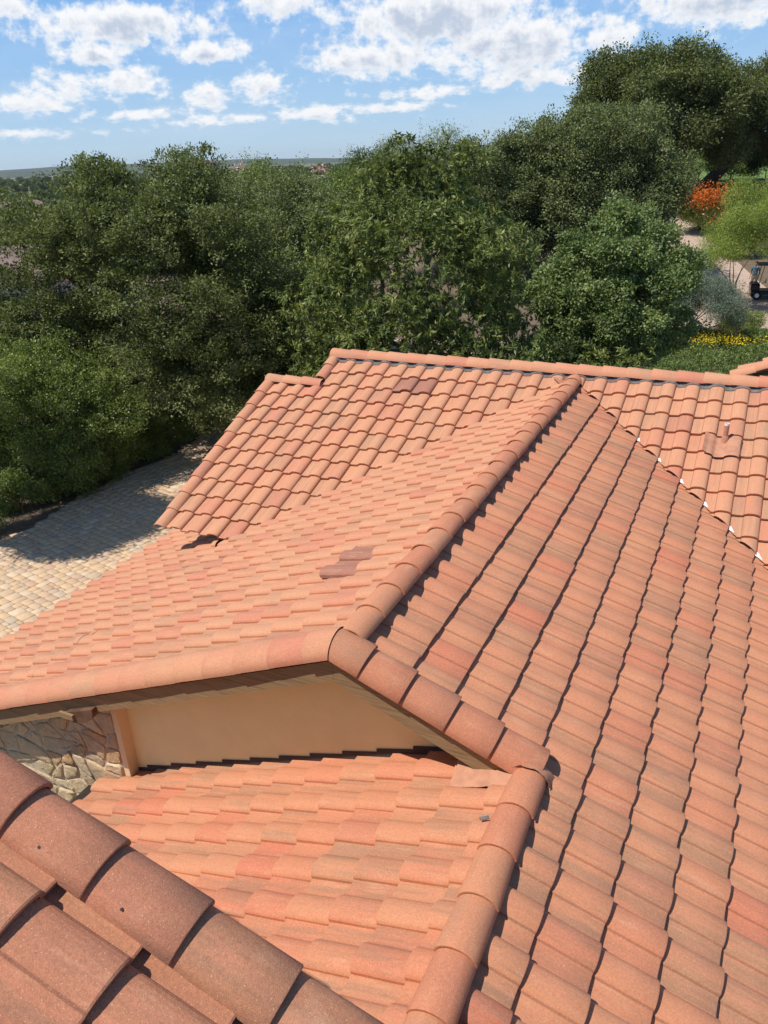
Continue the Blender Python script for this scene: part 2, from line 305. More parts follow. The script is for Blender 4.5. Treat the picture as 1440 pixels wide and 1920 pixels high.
# ------------------------------------------------------------------ roof tiles
TW, TE = 0.314, 0.33885
SL = 5.0 / 12.0; PITCH = math.atan(SL); CP, SP = math.cos(PITCH), math.sin(PITCH)
PU = np.array([-0.05, 0.0, 0.07, 0.14, 0.22, 0.30, 0.37, 0.415, 0.435, 0.47, 0.53, 0.60, 0.68, 0.76, 0.84, 0.90, 0.95, 0.985, 1.0])
PH = np.array([0.000, 0.000, 0.000, 0.000, 0.002, 0.005, 0.009, 0.014, 0.027, 0.038, 0.049, 0.056, 0.060, 0.061, 0.058, 0.052, 0.043, 0.031, 0.019])
PH = PH * 0.86
def prof(u): return np.interp(u, PU, PH)
LIFT, THK = 0.048, 0.031
def tiles(origin, dv, du, dn, ks, js, seed, clip=None, odd=(), keep=None, jit=1.0):
    """field of S tiles. origin: corner at u=0 of column 0 and butt line of course 0; dv downslope, du across, dn normal."""
    rng = np.random.default_rng(seed)
    o = np.array(origin, float); dv = np.array(dv, float); du = np.array(du, float); dn = np.array(dn, float)
    Vs, Fs, UVs, T3 = [], [], [], []; base = 0; m = len(PU)
    vrow = np.array([-TE - 0.065, -0.17, -0.007, 0.0])
    for k in ks:
        for j in js:
            c = o + du * (k + 0.5) * TW + dv * (j - 0.5) * TE
            if keep is not None and not keep(c): continue
            r = rng.random(3); r[2] *= 0.85
            r[0] = np.clip(rng.beta(1.3, 2.0), 0, 1)
            dvj = rng.normal(0, 0.0022) * jit; dlf = rng.normal(0, 0.0022) * jit; dsk = rng.normal(0, 0.0015) * jit; duj = rng.normal(0, 0.001) * jit
            for q in odd:
                if np.linalg.norm((c - np.array(q[:3]))) < 0.175: r[2] = 0.97; dvj += q[3]; dlf += q[4]; dsk += q[5]
            u = PU * TW + duj; h = PH
            P = []
            for a, v in enumerate(vrow):
                s = (v + TE + 0.065) / (TE + 0.065)
                n = h + LIFT * s + dlf * s - (0.004 if a == 3 else 0.0)
                P.append(o + np.outer(u + k * TW, du) + dv * (j * TE + v + dvj) + np.outer(dsk * (PU - .5) * 4, dv) * 0.5 + np.outer(n, dn))
            # top skin rows 0..3, nose face, underside row, side face
            top = np.concatenate(P); nose_t = P[3].copy(); nose_b = P[3] - dn * (THK - 0.004) - dv * 0.002; und = P[1] - dn * THK
            side_t = np.stack([P[0][-1], P[1][-1], P[2][-1], P[3][-1]]); side_b = side_t - dn * 0.020
            ls_t = np.stack([P[2][0], P[3][0]]);
            V = np.concatenate([top, nose_t, nose_b, nose_b.copy(), und, side_t, side_b])
            uvu = np.concatenate([np.tile(PU, 4), PU, PU, PU, PU, np.ones(8)]); vv = np.concatenate([np.repeat(vrow, m), np.zeros(m), np.zeros(m), np.zeros(m), np.full(m, -.17), vrow, vrow])
            F = []
            for a in range(3):
                i = base + a * m + np.arange(m - 1); F.append(np.stack([i, i + m, i + m + 1, i + 1], 1))
            b0 = base + 4 * m; i = b0 + np.arange(m - 1); F.append(np.stack([i, i + m, i + m + 1, i + 1], 1))
            b1 = b0 + 2 * m; i = b1 + np.arange(m - 1); F.append(np.stack([i, i + m, i + m + 1, i + 1], 1))
            b2 = b1 + 2 * m; i = b2 + np.arange(3); F.append(np.stack([i, i + 4, i + 5, i + 1], 1))
            F = np.concatenate(F); Vs.append(V); Fs.append(F); UVs.append(np.stack([uvu, vv], 1)); T3.append(np.tile(r, (len(F), 1))); base += len(V)
    me = mesh_np('roof', np.concatenate(Vs), np.concatenate(Fs), True, None, np.concatenate(UVs), np.concatenate(T3))
    if clip:
        bm = bmesh.new(); bm.from_mesh(me)
        for co, no in clip:      # keeps the side the normal points away from
            g = bm.verts[:] + bm.edges[:] + bm.faces[:]
            bmesh.ops.bisect_plane(bm, geom=g, plane_co=co, plane_no=no, clear_outer=True, clear_inner=False)
        bm.to_mesh(me); bm.free()
    return me
def join(name, meshes, mat, parent, **kw):
    obs = []
    bm = bmesh.new()
    for me in meshes: bm.from_mesh(me)
    out = bpy.data.meshes.new(name); bm.to_mesh(out); bm.free(); smooth_mesh(out)
    local(out, parent)
    return link(name, out, mat, parent, **kw)

def caps(path0, d, upv, n, step, w=0.127, hgt=0.098, seed=1, length=0.40, taper=0.010, thk=0.014, jit=1.0, tilt=0.0, first=None, lift=0.014, skew=0.0):
    """row of half-round cap tiles; path0: butt of the first, d: direction from butt to head (caps are laid towards d)"""
    rng = np.random.default_rng(seed); d = np.array(d, float); d /= np.linalg.norm(d); upv = np.array(upv, float); upv -= d * (upv @ d); upv /= np.linalg.norm(upv)
    sd = np.cross(d, upv)
    A = np.radians(np.linspace(-84, 84, 19)); m = len(A)
    Vs, Fs, UVs, T3 = [], [], [], []; base = 0
    for k in range(n):
        r = rng.random(3); r[2] *= .85
        o = np.array(path0, float) + d * (k * step + rng.normal(0, .004) * jit) + sd * rng.normal(0, .003) * jit
        yaw = rng.normal(0, .010) * jit; rl = rng.normal(0, .02) * jit + tilt
        P = []; Q = []
        for s in (0.0, 0.012, 0.5, 1.0):
            ww = w - taper * s; hh = hgt - taper * s; cc = o + d * (s * length) + sd * (yaw * s * length) - upv * (lift * s)
            ww2 = ww - (0.003 if s == 0 else 0); hh2 = hh - (0.003 if s == 0 else 0)
            an = A + rl
            P.append(cc + np.outer(np.sin(an) * ww2, sd) + np.outer(np.cos(an) * hh2 - 0.0, upv))
            Q.append(cc + np.outer(np.sin(an) * (ww - thk), sd) + np.outer(np.cos(an) * (hh - thk), upv))
        ring = np.concatenate(P); inn = np.concatenate([Q[0], Q[3]]); bt = np.concatenate([P[0], Q[0]])
        edge = np.stack([P[0][0], P[3][0], Q[0][0], Q[3][0], P[0][-1], P[3][-1], Q[0][-1], Q[3][-1]])
        V = np.concatenate([ring, inn, bt, edge]); vrow = np.array([0, .012, .5, 1.0]) * length
        uu = np.linspace(0, 1, m) * 0.5 + 0.46
        UV = np.concatenate([np.stack([np.tile(uu, 4), np.repeat(vrow, m)], 1), np.stack([np.tile(uu, 2), np.repeat([0, length], m)], 1), np.stack([np.tile(uu, 2), np.zeros(2 * m)], 1), np.full((8, 2), .6)])
        F = []
        for a in range(3): i = base + a * m + np.arange(m - 1); F.append(np.stack([i, i + 1, i + m + 1, i + m], 1))
        b = base + 4 * m; i = b + np.arange(m - 1); F.append(np.stack([i, i + m, i + m + 1, i + 1], 1))
        b = base + 6 * m; i = b + np.arange(m - 1); F.append(np.stack([i, i + m, i + m + 1, i + 1], 1))
        b = base + 8 * m; F.append(np.array([[b, b + 1, b + 3, b + 2], [b + 4, b + 6, b + 7, b + 5]]))
        F = np.concatenate(F); Vs.append(V); Fs.append(F); UVs.append(UV); T3.append(np.tile(r, (len(F), 1))); base += len(V)
    return mesh_np('caps', np.concatenate(Vs), np.concatenate(Fs), True, None, np.concatenate(UVs), np.concatenate(T3))

# ------------------------------------------------------------------ the house
G0 = -8.6
def z_r(x): return -3.3113 - SL * (x + 1.8663)
XA = -2.35; ZA = z_r(XA); XE = -0.92; ZE = z_r(XE)
def z_l(x): return ZA + SL * (x - XA)
def z_c(x): return ZE + SL * (x - XE)
def z_b(y): return -4.6285 + SL * (y - 7.5566)
NR = np.array([SP, 0, CP]); NL = np.array([-SP, 0, CP]); NB = np.array([0, -SP, CP])
DR = np.array([CP, 0, -SP]); DLs = np.array([-CP, 0, -SP]); DB = np.array([0, -CP, -SP])
SET = 0.035     # lattice nodes were measured on the pan surface; the set plane lies below it
house = empty('tiled_house', (-2.35, 7.0, G0), 'salmon tiled roofs of a cream stucco and stone house filling the foreground', 'house')
H = house

# right slope (falls to +X): crease nodes at Y = 5.0465 - k*TW, butt lines at X = OR + j*TE
oR = np.array([-1.8663, 5.0465, -3.3113]) - NR * SET
oR = oR + np.array([0, 1, 0]) * (0.575 * TW) - np.array([0, 1, 0]) * TW       # u = 0 corner
valRB = [((0, 8.945, 0), (1, 1, 0))]
front = 3.98
meR1 = tiles(oR, DR, (0, 1, 0), NR, range(-14, 32), range(0, 16), 11,
             clip=valRB + [((XA + 0.02, 0, 0), (-1, 0, 0))], keep=lambda c: c[0] + c[1] < 9.6 and (c[1] > 3.95 - 0.0 or c[0] > XE - 0.1), jit=1.0)
# far part keeps to the front rake, near part keeps to the lower ridge
bm = bmesh.new(); bm.from_mesh(meR1)
dele = [f for f in bm.faces if (f.calc_center_median().y < 3.95 and f.calc_center_median().x < XE + 0.01)]
bmesh.ops.delete(bm, geom=dele, context='FACES'); bm.to_mesh(meR1); bm.free()
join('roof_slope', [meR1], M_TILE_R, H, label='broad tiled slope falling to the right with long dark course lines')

# left slope of the far gable
oL = np.array([XA, 0, ZA]) + DLs * (-0.02) - NL * SET; oL[1] = 4.04 + 0.0
# across direction for a slope seen from its eave: left is +Y, so u runs towards -Y
def left_field(ox, zx, y0, ks, js, seed, **kw):
    o = np.array([ox, y0, zx]) - NL * SET
    return tiles(o, DLs, (0, -1, 0), NL, ks, js, seed, **kw)
oddL = [(-2.95, 5.70, -3.34, 0.03, 0.03, 0.0), (-2.95, 5.38, -3.34, 0.06, 0.034, 0.01), (-3.2, 9.37, -3.45, 0.03, 0.02, 0), (-3.2, 9.05, -3.45, 0.05, 0.02, 0)]
L_OFF = 0.10
meL1 = left_field(XA + L_OFF, ZA + SL * L_OFF, 4.03 + TW * 28, range(0, 28), range(1, 15), 21,
                  clip=[((0, 13.70, 0), (-1, 1, 0)), ((XA - 0.02, 0, 0), (1, 0, 0)), ((-6.25, 0, 0), (-1, 0, 0))], odd=oddL, keep=lambda c: c[1] - c[0] < 14.3 and c[0] > -6.7)
meL2 = left_field(XA + L_OFF, ZA + SL * L_OFF, 4.03 + TW * 28, range(0, 28), range(11, 21), 22,
                  clip=[((0, 9.35, 0), (0, 1, 0)), ((-6.2505, 0, 0), (1, 0, 0))], keep=lambda c: c[1] < 9.6 and c[0] < -5.9)
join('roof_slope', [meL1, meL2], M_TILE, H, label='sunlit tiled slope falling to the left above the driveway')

# rear roof (falls towards the camera)
oB = np.array([-6.8643, 7.5566, -4.6285]) - NB * SET
oddB = [(-4.83, 10.75, -3.30, 0.02, 0.016, 0.0), (-4.50, 10.75, -3.30, 0.03, 0.016, 0.006)]
meB = tiles(oB, DB, (1, 0, 0), NB, range(-1, 28), range(-11, 1), 31, clip=[((0, 11.42, 0), (0, 1, 0)), ((-7.16, 0, 0), (-1, 0, 0))],
            odd=oddB, keep=lambda c: ((c[1] - c[0] > 13.2 or c[0] < -6.0) if c[0] < -2.35 else c[0] + c[1] > 8.7) and not (c[0] < -6.28 and c[1] > 10.72), jit=1.0)
bm = bmesh.new(); bm.from_mesh(meB)
# straight cut along the right-hand valley
bmesh.ops.bisect_plane(bm, geom=bm.verts[:] + bm.edges[:] + bm.faces[:], plane_co=(0, 8.935, 0), plane_no=(-1, -1, 0), clear_outer=False)
dele = [f for f in bm.faces if (lambda c: (c.y - c.x < 13.40 and c.x < -2.33 and c.x > -6.19) or (c.x + c.y < 8.935 and c.x > -2.33))(f.calc_center_median())]
bmesh.ops.delete(bm, geom=dele, context='FACES'); bm.to_mesh(meB); bm.free()
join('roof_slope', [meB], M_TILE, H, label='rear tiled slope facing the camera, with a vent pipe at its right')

# lower near slope (falls left, below the stucco gable)
meC = left_field(XE + L_OFF, ZE + SL * L_OFF, 4.20, range(0, 13), range(1, 15), 41, clip=[((XE - 0.01, 0, 0), (1, 0, 0)), ((-5.52, 0, 0), (-1, 0, 0)), ((0, 4.178, 0), (0, 1, 0))], jit=1.3)
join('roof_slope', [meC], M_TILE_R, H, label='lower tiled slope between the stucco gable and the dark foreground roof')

# foreground roof (parallel to the right slope, higher up)
P0 = np.array([-1.9267, 1.2935, -1.8727])
oD = P0 - NR * (0.065 + 0.0) - DR * 0.095; oD[1] = 1.03
meD = tiles(oD, DR, (0, 1, 0), NR, range(-8, 1), range(-7, 12), 51, clip=[((0, 1.20, 0), (0, 1, 0))], jit=0.8)
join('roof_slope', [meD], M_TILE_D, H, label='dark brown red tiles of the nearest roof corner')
# --- ridges and rakes
join('ridge_caps', [caps((XA + 0.045, 4.04, ZA + 0.0), (0, 1, 0), (0, 0, 1), 21, 0.3515, seed=3)], M_CAP, H, label='row of half round caps along the main ridge')
join('ridge_caps', [caps((XE, 0.73, ZE + 0.012), (0, 1, 0), (0, 0, 1), 9, 0.345, seed=5, w=0.122)], M_CAP, H, label='row of half round caps along the lower near ridge')
YB = 11.43; ZB = z_b(YB)
join('ridge_caps', [caps((-6.42, YB, ZB - 0.012), (1, 0, 0), (0, 0, 1), 26, 0.345, seed=7, w=0.138, hgt=0.128)], M_TILE, H, label='row of caps along the top of the rear roof')
join('ridge_caps', [caps((-7.30, 10.72, z_b(10.72) - 0.01), (1, 0, 0), (0, 0, 1), 3, 0.335, seed=8, w=0.125, hgt=0.10, length=0.37)], M_TILE, H, label='short row of three caps at the low left end of the rear roof')
# front rake of the main gable: left and right legs, caps laid from the eave upwards
yk = 3.955
nL_ = 19
p = np.array([XA, yk, z_l(XA)]) + DLs * (TE * nL_ - 0.12) + NL * 0.0
rkL = caps(p, -DLs, NL + np.array([0, -0.22, 0]), nL_, TE, w=0.155, hgt=0.120, seed=9, length=0.39, taper=0.006, lift=0.010, jit=0.6)
p = np.array([XA, yk, z_r(XA)]) + DR * (TE * 4 + 0.24)
rkR = caps(p, -DR, NR + np.array([0, -0.22, 0]), 5, TE, w=0.155, hgt=0.125, seed=10, length=0.37, taper=0.012, lift=0.022, jit=0.6)
def cut(me, co, no):
    bm = bmesh.new(); bm.from_mesh(me); bmesh.ops.bisect_plane(bm, geom=bm.verts[:] + bm.edges[:] + bm.faces[:], plane_co=co, plane_no=no, clear_outer=True); bm.to_mesh(me); bm.free(); return me
cut(rkL, (XA, 0, 0), (1, 0, 0)); cut(rkR, (XA, 0, 0), (-1, 0, 0))
join('rake_tiles', [rkL], M_TILE, H, label='smooth barrel tiles down the left edge of the gable')
join('rake_tiles', [rkR], M_CAP, H, label='stepped barrel tiles down the right edge of the gable')
# left rake of the rear roof
p = np.array([-7.24, 7.5566, z_b(7.5566)]) + DB * 0.02 + NB * (-0.015)
rkB = caps(p, -DB, (0, 0, 1), 10, TE, w=0.115, hgt=0.09, seed=12, length=0.37)
p = np.array([-6.36, 10.72, z_b(10.72)]) + NB * (-0.01) + DB * (-0.10)
rkB2 = caps(p, -DB, (0, 0, 1), 2, TE, w=0.11, hgt=0.085, seed=13, length=0.35)
join('rake_tiles', [rkB], M_TILE, H, label='barrel tiles down the left edge of the rear roof')
join('rake_tiles', [rkB2], M_TILE, H, label='two short barrel tiles below the top left corner of the rear roof')
# rake of the foreground roof
p = P0 + NR * (-0.03) + DR * (TE * 9); p[1] = 1.195
rkD = caps(p, -DR, NR, 17, TE, w=0.118, hgt=0.098, seed=14, length=0.385, thk=0.017, lift=0.022, jit=0.5)
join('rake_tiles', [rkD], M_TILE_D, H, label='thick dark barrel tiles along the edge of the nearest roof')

for k_, sx_ in ((7, .21), (8, .2), (9, .22), (10, .19), (11, .21), (12, .2)):
    b0 = Vector(p) - Vector(DR) * (k_ * TE + sx_); th_ = R(-48); sdv = Vector((-DR[0], -DR[1], -DR[2])).cross(Vector(NR)); nv = sdv * math.sin(th_) + Vector(NR) * math.cos(th_)
    nv = nv if nv.y < 0 else Vector((nv.x, -nv.y, nv.z)); c_ = b0 + Vector((0, -.115 * math.sin(R(48)), 0)) + Vector(NR) * (.094 * math.cos(th_) - .022 * .5)
    mb = MB(); mb.tube([c_ - nv * .01, c_ + nv * .0025], .0045, 10); me = mb.mesh('nail_hole'); local(me, H); link('nail_hole', me, M_UNDER, H)
# --- decks under the tiles (roof boards with their soffit)
def deck(quad, th=0.06):
    q = [Vector(a) for a in quad]; n = (q[1] - q[0]).cross(q[2] - q[0]).normalized()
    if n.z < 0: n = -n
    mb = MB(); mb.poly_prism([a - n * 0.05 for a in q], -n * th); return mb.mesh('deck')
dk = [deck([(XA, 4.0, z_l(XA)), (XA, 11.2, z_l(XA)), (-6.3, 7.25, z_l(-6.3)), (-6.3, 4.0, z_l(-6.3))]),
      deck([(-6.3, 4.0, z_l(-6.3)), (-6.3, 9.3, z_l(-6.3)), (-8.72, 9.3, z_l(-8.72)), (-8.72, 4.0, z_l(-8.72))]),
      deck([(XA, 4.0, z_r(XA)), (XE, 4.0, z_r(XE)), (XE, 9.85, z_r(XE)), (XA, 11.2, z_r(XA))]),
      deck([(XE, -1.0, z_r(XE)), (3.3, -1.0, z_r(3.3)), (3.3, 5.6, z_r(3.3)), (XE, 9.85, z_r(XE))]),
      deck([(-7.12, 7.65, z_b(7.65)), (-6.2, 7.65, z_b(7.65)), (-2.35, 11.4, z_b(11.4)), (-6.35, 11.4, z_b(11.4)), (-6.35, 10.7, z_b(10.7)), (-7.12, 10.7, z_b(10.7))]),
      deck([(-2.35, 11.4, z_b(11.4)), (2.8, 6.2, z_b(6.2)), (2.8, 11.4, z_b(11.4))]),
      deck([(XE, -1.0, z_c(XE)), (XE, 4.12, z_c(XE)), (-5.48, 4.12, z_c(-5.48)), (-5.48, -1.0, z_c(-5.48))]),
      # back slopes, out of the camera's sight
      deck([(-6.35, 11.4, ZB), (2.8, 11.4, ZB), (2.8, 15.5, ZB - 1.7), (-6.35, 15.5, ZB - 1.7)]),
      deck([(-7.12, 10.75, z_b(10.7)), (-6.36, 10.75, z_b(10.7)), (-6.36, 14, z_b(10.7) - 1.35), (-7.12, 14, z_b(10.7) - 1.35)])]
qd = [P0 - NR * 0.075 + DR * a + np.array([0, b - P0[1], 0]) for a, b in ((-3, 1.10), (4.2, 1.10), (4.2, -1.6), (-3, -1.6))]
dk.append(deck([tuple(a) for a in qd]))
join('roof_deck', dk, M_UNDER, H)
for f in H.children[-1].data.polygons: f.use_smooth = False

# --- walls
def flat(name, me, mat, **kw):
    local(me, H); return link(name, me, mat, H, **kw)
YW = 4.19
mb = MB(); zc0 = z_c(-4.83) - 0.35
mb.poly_prism([(-4.83, YW, G0), (-4.83, YW, z_l(-4.83) - 0.12), (XA, YW, ZA - 0.12), (0.6, YW, z_r(0.6) - 0.12), (0.6, YW, G0)], (0, 0.2, 0))
flat('gable_wall', mb.mesh('gable_wall'), M_STUCCO, label='shaded peach stucco wall under the gable')
mb = MB(); YS = 4.08
mb.poly_prism([(-8.1, YS, G0), (-8.1, YS, z_l(-8.1) - 0.12), (-4.90, YS, z_l(-4.90) - 0.12), (-4.90, YS, G0)], (0, 0.25, 0))
me = mb.mesh('stone_wall')
def stones():
    rng = random.Random(12); V = []; F = []; T3 = []; x0, x1, z0, z1 = -8.1, -4.905, -7.4, -4.3; nx, nz = 15, 18; P = {}
    for i in range(nx + 1):
        for k in range(nz + 1):
            dx, dz = (x1 - x0) / nx, (z1 - z0) / nz; e = 0 < i < nx
            P[i, k] = (x0 + dx * i + (rng.uniform(-.38, .38) * dx + (.28 * dx if k % 2 else -.1 * dx) if e else 0), z0 + dz * k + rng.uniform(-.36, .36) * dz + (.05 * math.sin(i * 1.7)))
    done = set()
    for i in range(nx):
        for k in range(nz):
            if (i, k) in done: continue
            a = 2 if rng.random() < .25 and i + 1 < nx and (i + 1, k) not in done else 1; done.add((i, k)); done.add((i + a - 1, k))
            q = [P[i, k], P[i + a, k], P[i + a, k + 1], P[i, k + 1]]; cx = sum(p[0] for p in q) / 4; cz = sum(p[1] for p in q) / 4
            if cz > z_l(cx) - .16: continue
            d = rng.uniform(.006, .026); base = len(V); m = 5
            for r_, dep in ((.985, .0), (.97, d * .75), (.90, d), (.5, d + rng.uniform(-.004, .008))):
                for s_ in range(16):
                    e = s_ // 4; f = (s_ % 4) / 4; p0, p1 = q[e], q[(e + 1) % 4]; px_ = p0[0] + (p1[0] - p0[0]) * f; pz_ = p0[1] + (p1[1] - p0[1]) * f
                    rr = r_ - (.07 if s_ % 4 == 0 else 0) ; g = .012
                    ddx, ddz = px_ - cx, pz_ - cz; ln = math.hypot(ddx, ddz); kf = max(.3, (ln * rr - g) / ln) if r_ > .6 else rr
                    V.append((cx + ddx * kf + rng.uniform(-.006, .006), YS - dep + rng.uniform(-.006, .006) * (dep > 0), cz + ddz * kf + rng.uniform(-.006, .006)))
            for l in range(3):
                for s_ in range(16): n2 = (s_ + 1) % 16; F.append((base + l * 16 + s_, base + l * 16 + n2, base + l * 16 + 16 + n2, base + l * 16 + 16 + s_))
            for s_ in range(0, 8): F.append((base + 48 + s_, base + 48 + s_ + 1, base + 48 + (15 - s_ - 1) % 16 if s_ < 7 else base + 48 + 8, base + 48 + 15 - s_)) if s_ < 7 else None
            T3 += [(rng.random(), rng.random(), rng.random())] * (len(F) - len(T3))
    return mesh_np('stones', V, F, False, tint3=np.array(T3))
def stone_face():
    m, t, b = new_mat('rubble_face'); obj = t.add('ShaderNodeTexCoord').outputs['Object']; r1, r2, _ = t.sep(t.attr('tint').outputs['Vector'])[:3]
    c = t.ramp(r1, [(0.0, (0.58, 0.44, 0.27)), (0.3, (0.64, 0.48, 0.30)), (0.55, (0.69, 0.54, 0.35)), (0.75, (0.56, 0.43, 0.28)), (0.92, (0.58, 0.36, 0.19)), (1.0, (0.72, 0.58, 0.39))])
    n = t.noise(obj, 16.0, 6.0, 0.7); n2 = t.noise(obj, 5.0, 4.0, .6); c = t.vmath('SCALE', c, scale=t.math('ADD', 0.62, t.math('MULTIPLY', n, 0.7)))
    c = t.mix(t.math('MULTIPLY', t.smooth(n2, .55, .72), .5), c, (0.50, 0.30, 0.14, 1)); t.link(c, b.inputs['Base Color']); b.inputs['Roughness'].default_value = .92; bump(t, b, n, 0.9, 0.03); return m
M_MORT2 = plain('pale_mortar', (0.66, 0.54, 0.38), .95, 30, .3, bumps=.5)
sw_ = flat('stone_wall', me, M_MORT2, label='rough buff rubble stone wall left of the stucco')
ms = stones(); local(ms, H); link('stone_facing', ms, stone_face(), sw_)
mb = MB(); mb.poly_prism([(-4.895, YS - 0.012, G0), (-4.895, YS - 0.012, z_l(-4.89) - 0.12), (-4.83, YS - 0.012, z_l(-4.83) - 0.12), (-4.83, YS - 0.012, G0)], (0, 0.2, 0))
flat('wall_corner_trim', mb.mesh('trim'), M_STUCCO2)
for lo_, hi_ in (((-8.1, 4.34, G0), (-7.9, 9.2, z_l(-8.1) - 0.15)), ((-7.0, 13.0, G0), (2.5, 13.2, -4.4)), ((3.0, -1.0, G0), (3.2, 6.0, z_r(3.1) - .2)), ((-5.3, 0.9, G0), (-5.1, YS - 0.01, z_c(-5.2) - .18))):
    mb = MB(); mb.box(lo_, hi_); flat('side_wall', mb.mesh('side_wall'), M_STUCCO)
mb = MB(); mb.poly_prism([(-6.99, 8.5, G0), (-6.99, 8.5, -4.55), (-6.99, 10.68, z_b(10.68) - 0.12), (-6.99, 12.99, -4.55), (-6.99, 12.99, G0)], (0.15, 0, 0)); flat('side_wall', mb.mesh('side_wall'), M_STUCCO)
mb = MB(); q = [P0 + DR * a - NR * 0.14 for a in (-3, 4.2)]
mb.poly_prism([(q[0][0], 0.88, G0), (q[0][0], 0.88, q[0][2]), (q[1][0], 0.88, q[1][2]), (q[1][0], 0.88, G0)], (0, -0.2, 0))
flat('near_wall', mb.mesh('near_wall'), M_STUCCO)
# rake board below the left and right legs of the gable
mb = MB(); yb0 = 3.856; top, bot = -0.065, -0.235
mb.poly_prism([(-8.62, yb0, z_l(-8.62) + top), (XA, yb0, ZA + top), (XA, yb0, ZA + bot), (-8.62, yb0, z_l(-8.62) + bot)], (0, 0.045, 0))
mb.poly_prism([(XA + .002, yb0, ZA + top), (-1.05, yb0, z_r(-1.05) + top), (-1.05, yb0, z_r(-1.05) + bot), (XA + .002, yb0, ZA + bot)], (0, 0.045, 0))
flat('rake_board', mb.mesh('rake_board'), M_WOOD, label='weathered tan timber board under the gable edge')
mb = MB()
mb.poly_prism([(-8.62, yb0 + .046, z_l(-8.62) - .12), (XA, yb0 + .046, ZA - .12), (XA, yb0 + .046, ZA - .135), (-8.62, yb0 + .046, z_l(-8.62) - .135)], (0, YW - yb0 - .048, 0))
mb.poly_prism([(XA + .002, yb0 + .046, ZA - .12), (-1.05, yb0 + .046, z_r(-1.05) - .12), (-1.05, yb0 + .046, z_r(-1.05) - .135), (XA + .002, yb0 + .046, ZA - .135)], (0, YW - yb0 - .048, 0))
flat('soffit', mb.mesh('soffit'), M_WOOD)
# corbel: dark beam end with a pale cut face poking out below the rake board
def corbel():
    xs = -5.15; z0 = z_l(xs) - 0.21
    mb = MB(); prof_ = [(0, 0), (0.10, 0.02), (0.36, 0.14), (0.36, 0.16), (0.0, 0.10)]
    pts = [(xs - 0.03 + 0.0, 3.78, z0 + 0.0)]
    ring = []
    for i in range(9):
        a = math.pi * i / 8; ring.append((xs + 0.17 - 0.17 * math.cos(a), 3.80, z0 + 0.075 * 0 - 0.085 * math.sin(a) + 0.42 * 0.17 * (1 - math.cos(a)) * 0.9))
    ring.append((xs + 0.34, 3.80, z0 + 0.18)); ring.append((xs, 3.80, z0 + 0.05))
    mb.poly_prism(ring, (0, 0.36, 0)); return mb.mesh('corbel')
flat('corbel', corbel(), M_DARKWOOD, label='dark curved timber end under the rake board')
mb = MB(); xs = -5.16; z0 = z_l(xs) - 0.205
mb.box((xs - 0.05, 3.775, z0), (xs + 0.11, 3.80, z0 + 0.055)); mb.bm.verts.ensure_lookup_table()
o_ = flat('cut_face', mb.mesh('cut_face'), M_WOOD); o_.parent = H.children[-2] if False else H

# --- flashings
def val_strip(pts, mat, name, w=0.0, **kw):
    mb = MB()
    for a, b in zip(pts, pts[1:]):
        mb.bm.faces.new([mb.bm.verts.new(v) for v in (a[0], b[0], b[1], a[1])])
    return flat(name, mb.mesh(name), mat, **kw)
# right-hand valley: a pale V-shaped sheet under both cuts
pts = []
for i in range(30):
    s = i / 29; y = 11.30 - 7.5 * s; x = 8.85 - y; zc = z_r(x) - 0.006
    a = (x - 0.16, y - 0.16, z_r(x - 0.16) - 0.035); b_ = (x + 0.16, y + 0.16, z_b(y + 0.16) - 0.035)
    pts.append((a, (x, y, zc - 0.035), b_))
mb = MB()
for p_, q_ in zip(pts, pts[1:]):
    for c in (0, 1): mb.bm.faces.new([mb.bm.verts.new(v) for v in (p_[c], q_[c], q_[c + 1], p_[c + 1])])
flat('valley_flashing', mb.mesh('valley'), M_FLASH, label='painted metal flashing in the right valley')
# bright folded metal tabs where the courses end at the valley
for j in range(2, 11):
    X = -1.8663 + CP * TE * j; Y = 8.965 - X; z = z_r(X); mb = MB()
    Y -= .02; k_ = .55 + .045 * j
    q4 = [Vector((X - .045 * k_, Y + .055 * k_, z_r(X - .045 * k_) + .045)), Vector((X + .020, Y - .045, z_r(X) + .040)), Vector((X + .115 * k_, Y - .110 * k_, z_r(X + .115 * k_) + .060)), Vector((X + .055, Y + .005, z_r(X) + .050))]
    mb.poly_prism(q4, (0, 0, -.004)); flat('valley_tab', mb.mesh('valley_tab'), M_METAL)
# wavy pale weather block under the rear ridge caps
def wavy(x0, x1, y0, y1, off, off2=None):
    n = int((x1 - x0) / 0.02); V = []; F = []
    for i in range(n + 1):
        x = x0 + (x1 - x0) * i / n; u = ((x - (-6.8643)) / TW) % 1.0; h = float(prof(u)) + LIFT * 0.35 - SET
        for y, o in ((y0, off), (y1, off if off2 is None else off2)): V.append((x, y - SP * 0, z_b(y) + (h + o) / CP))
    for i in range(n): F.append((2 * i, 2 * i + 2, 2 * i + 3, 2 * i + 1))
    return mesh_np('wavy', V, F, True)
flat('weather_block', wavy(-6.30, 2.6, 11.275, 11.36, 0.004, 0.03), M_MORTAR, label='pale grey wavy mortar strip under the rear ridge caps')
# step flashing between the lower slope and the stucco wall
mb = MB()
for j in range(0, 13):
    x0_ = XE - 0.35 - j * TE * CP; zz = z_c(x0_)
    mb.poly_prism([(x0_ - TE * CP * 1.0, YW - 0.004, zz - TE * SP - 0.05), (x0_, YW - 0.004, zz - 0.05), (x0_, YW - 0.004, zz + 0.030), (x0_ - TE * CP, YW - 0.004, zz + 0.030 - TE * SP * 0.75)], (0, -0.006, 0))
flat('step_flashing', mb.mesh('step'), M_UNDER, label='dark stepped flashing at the foot of the stucco wall')
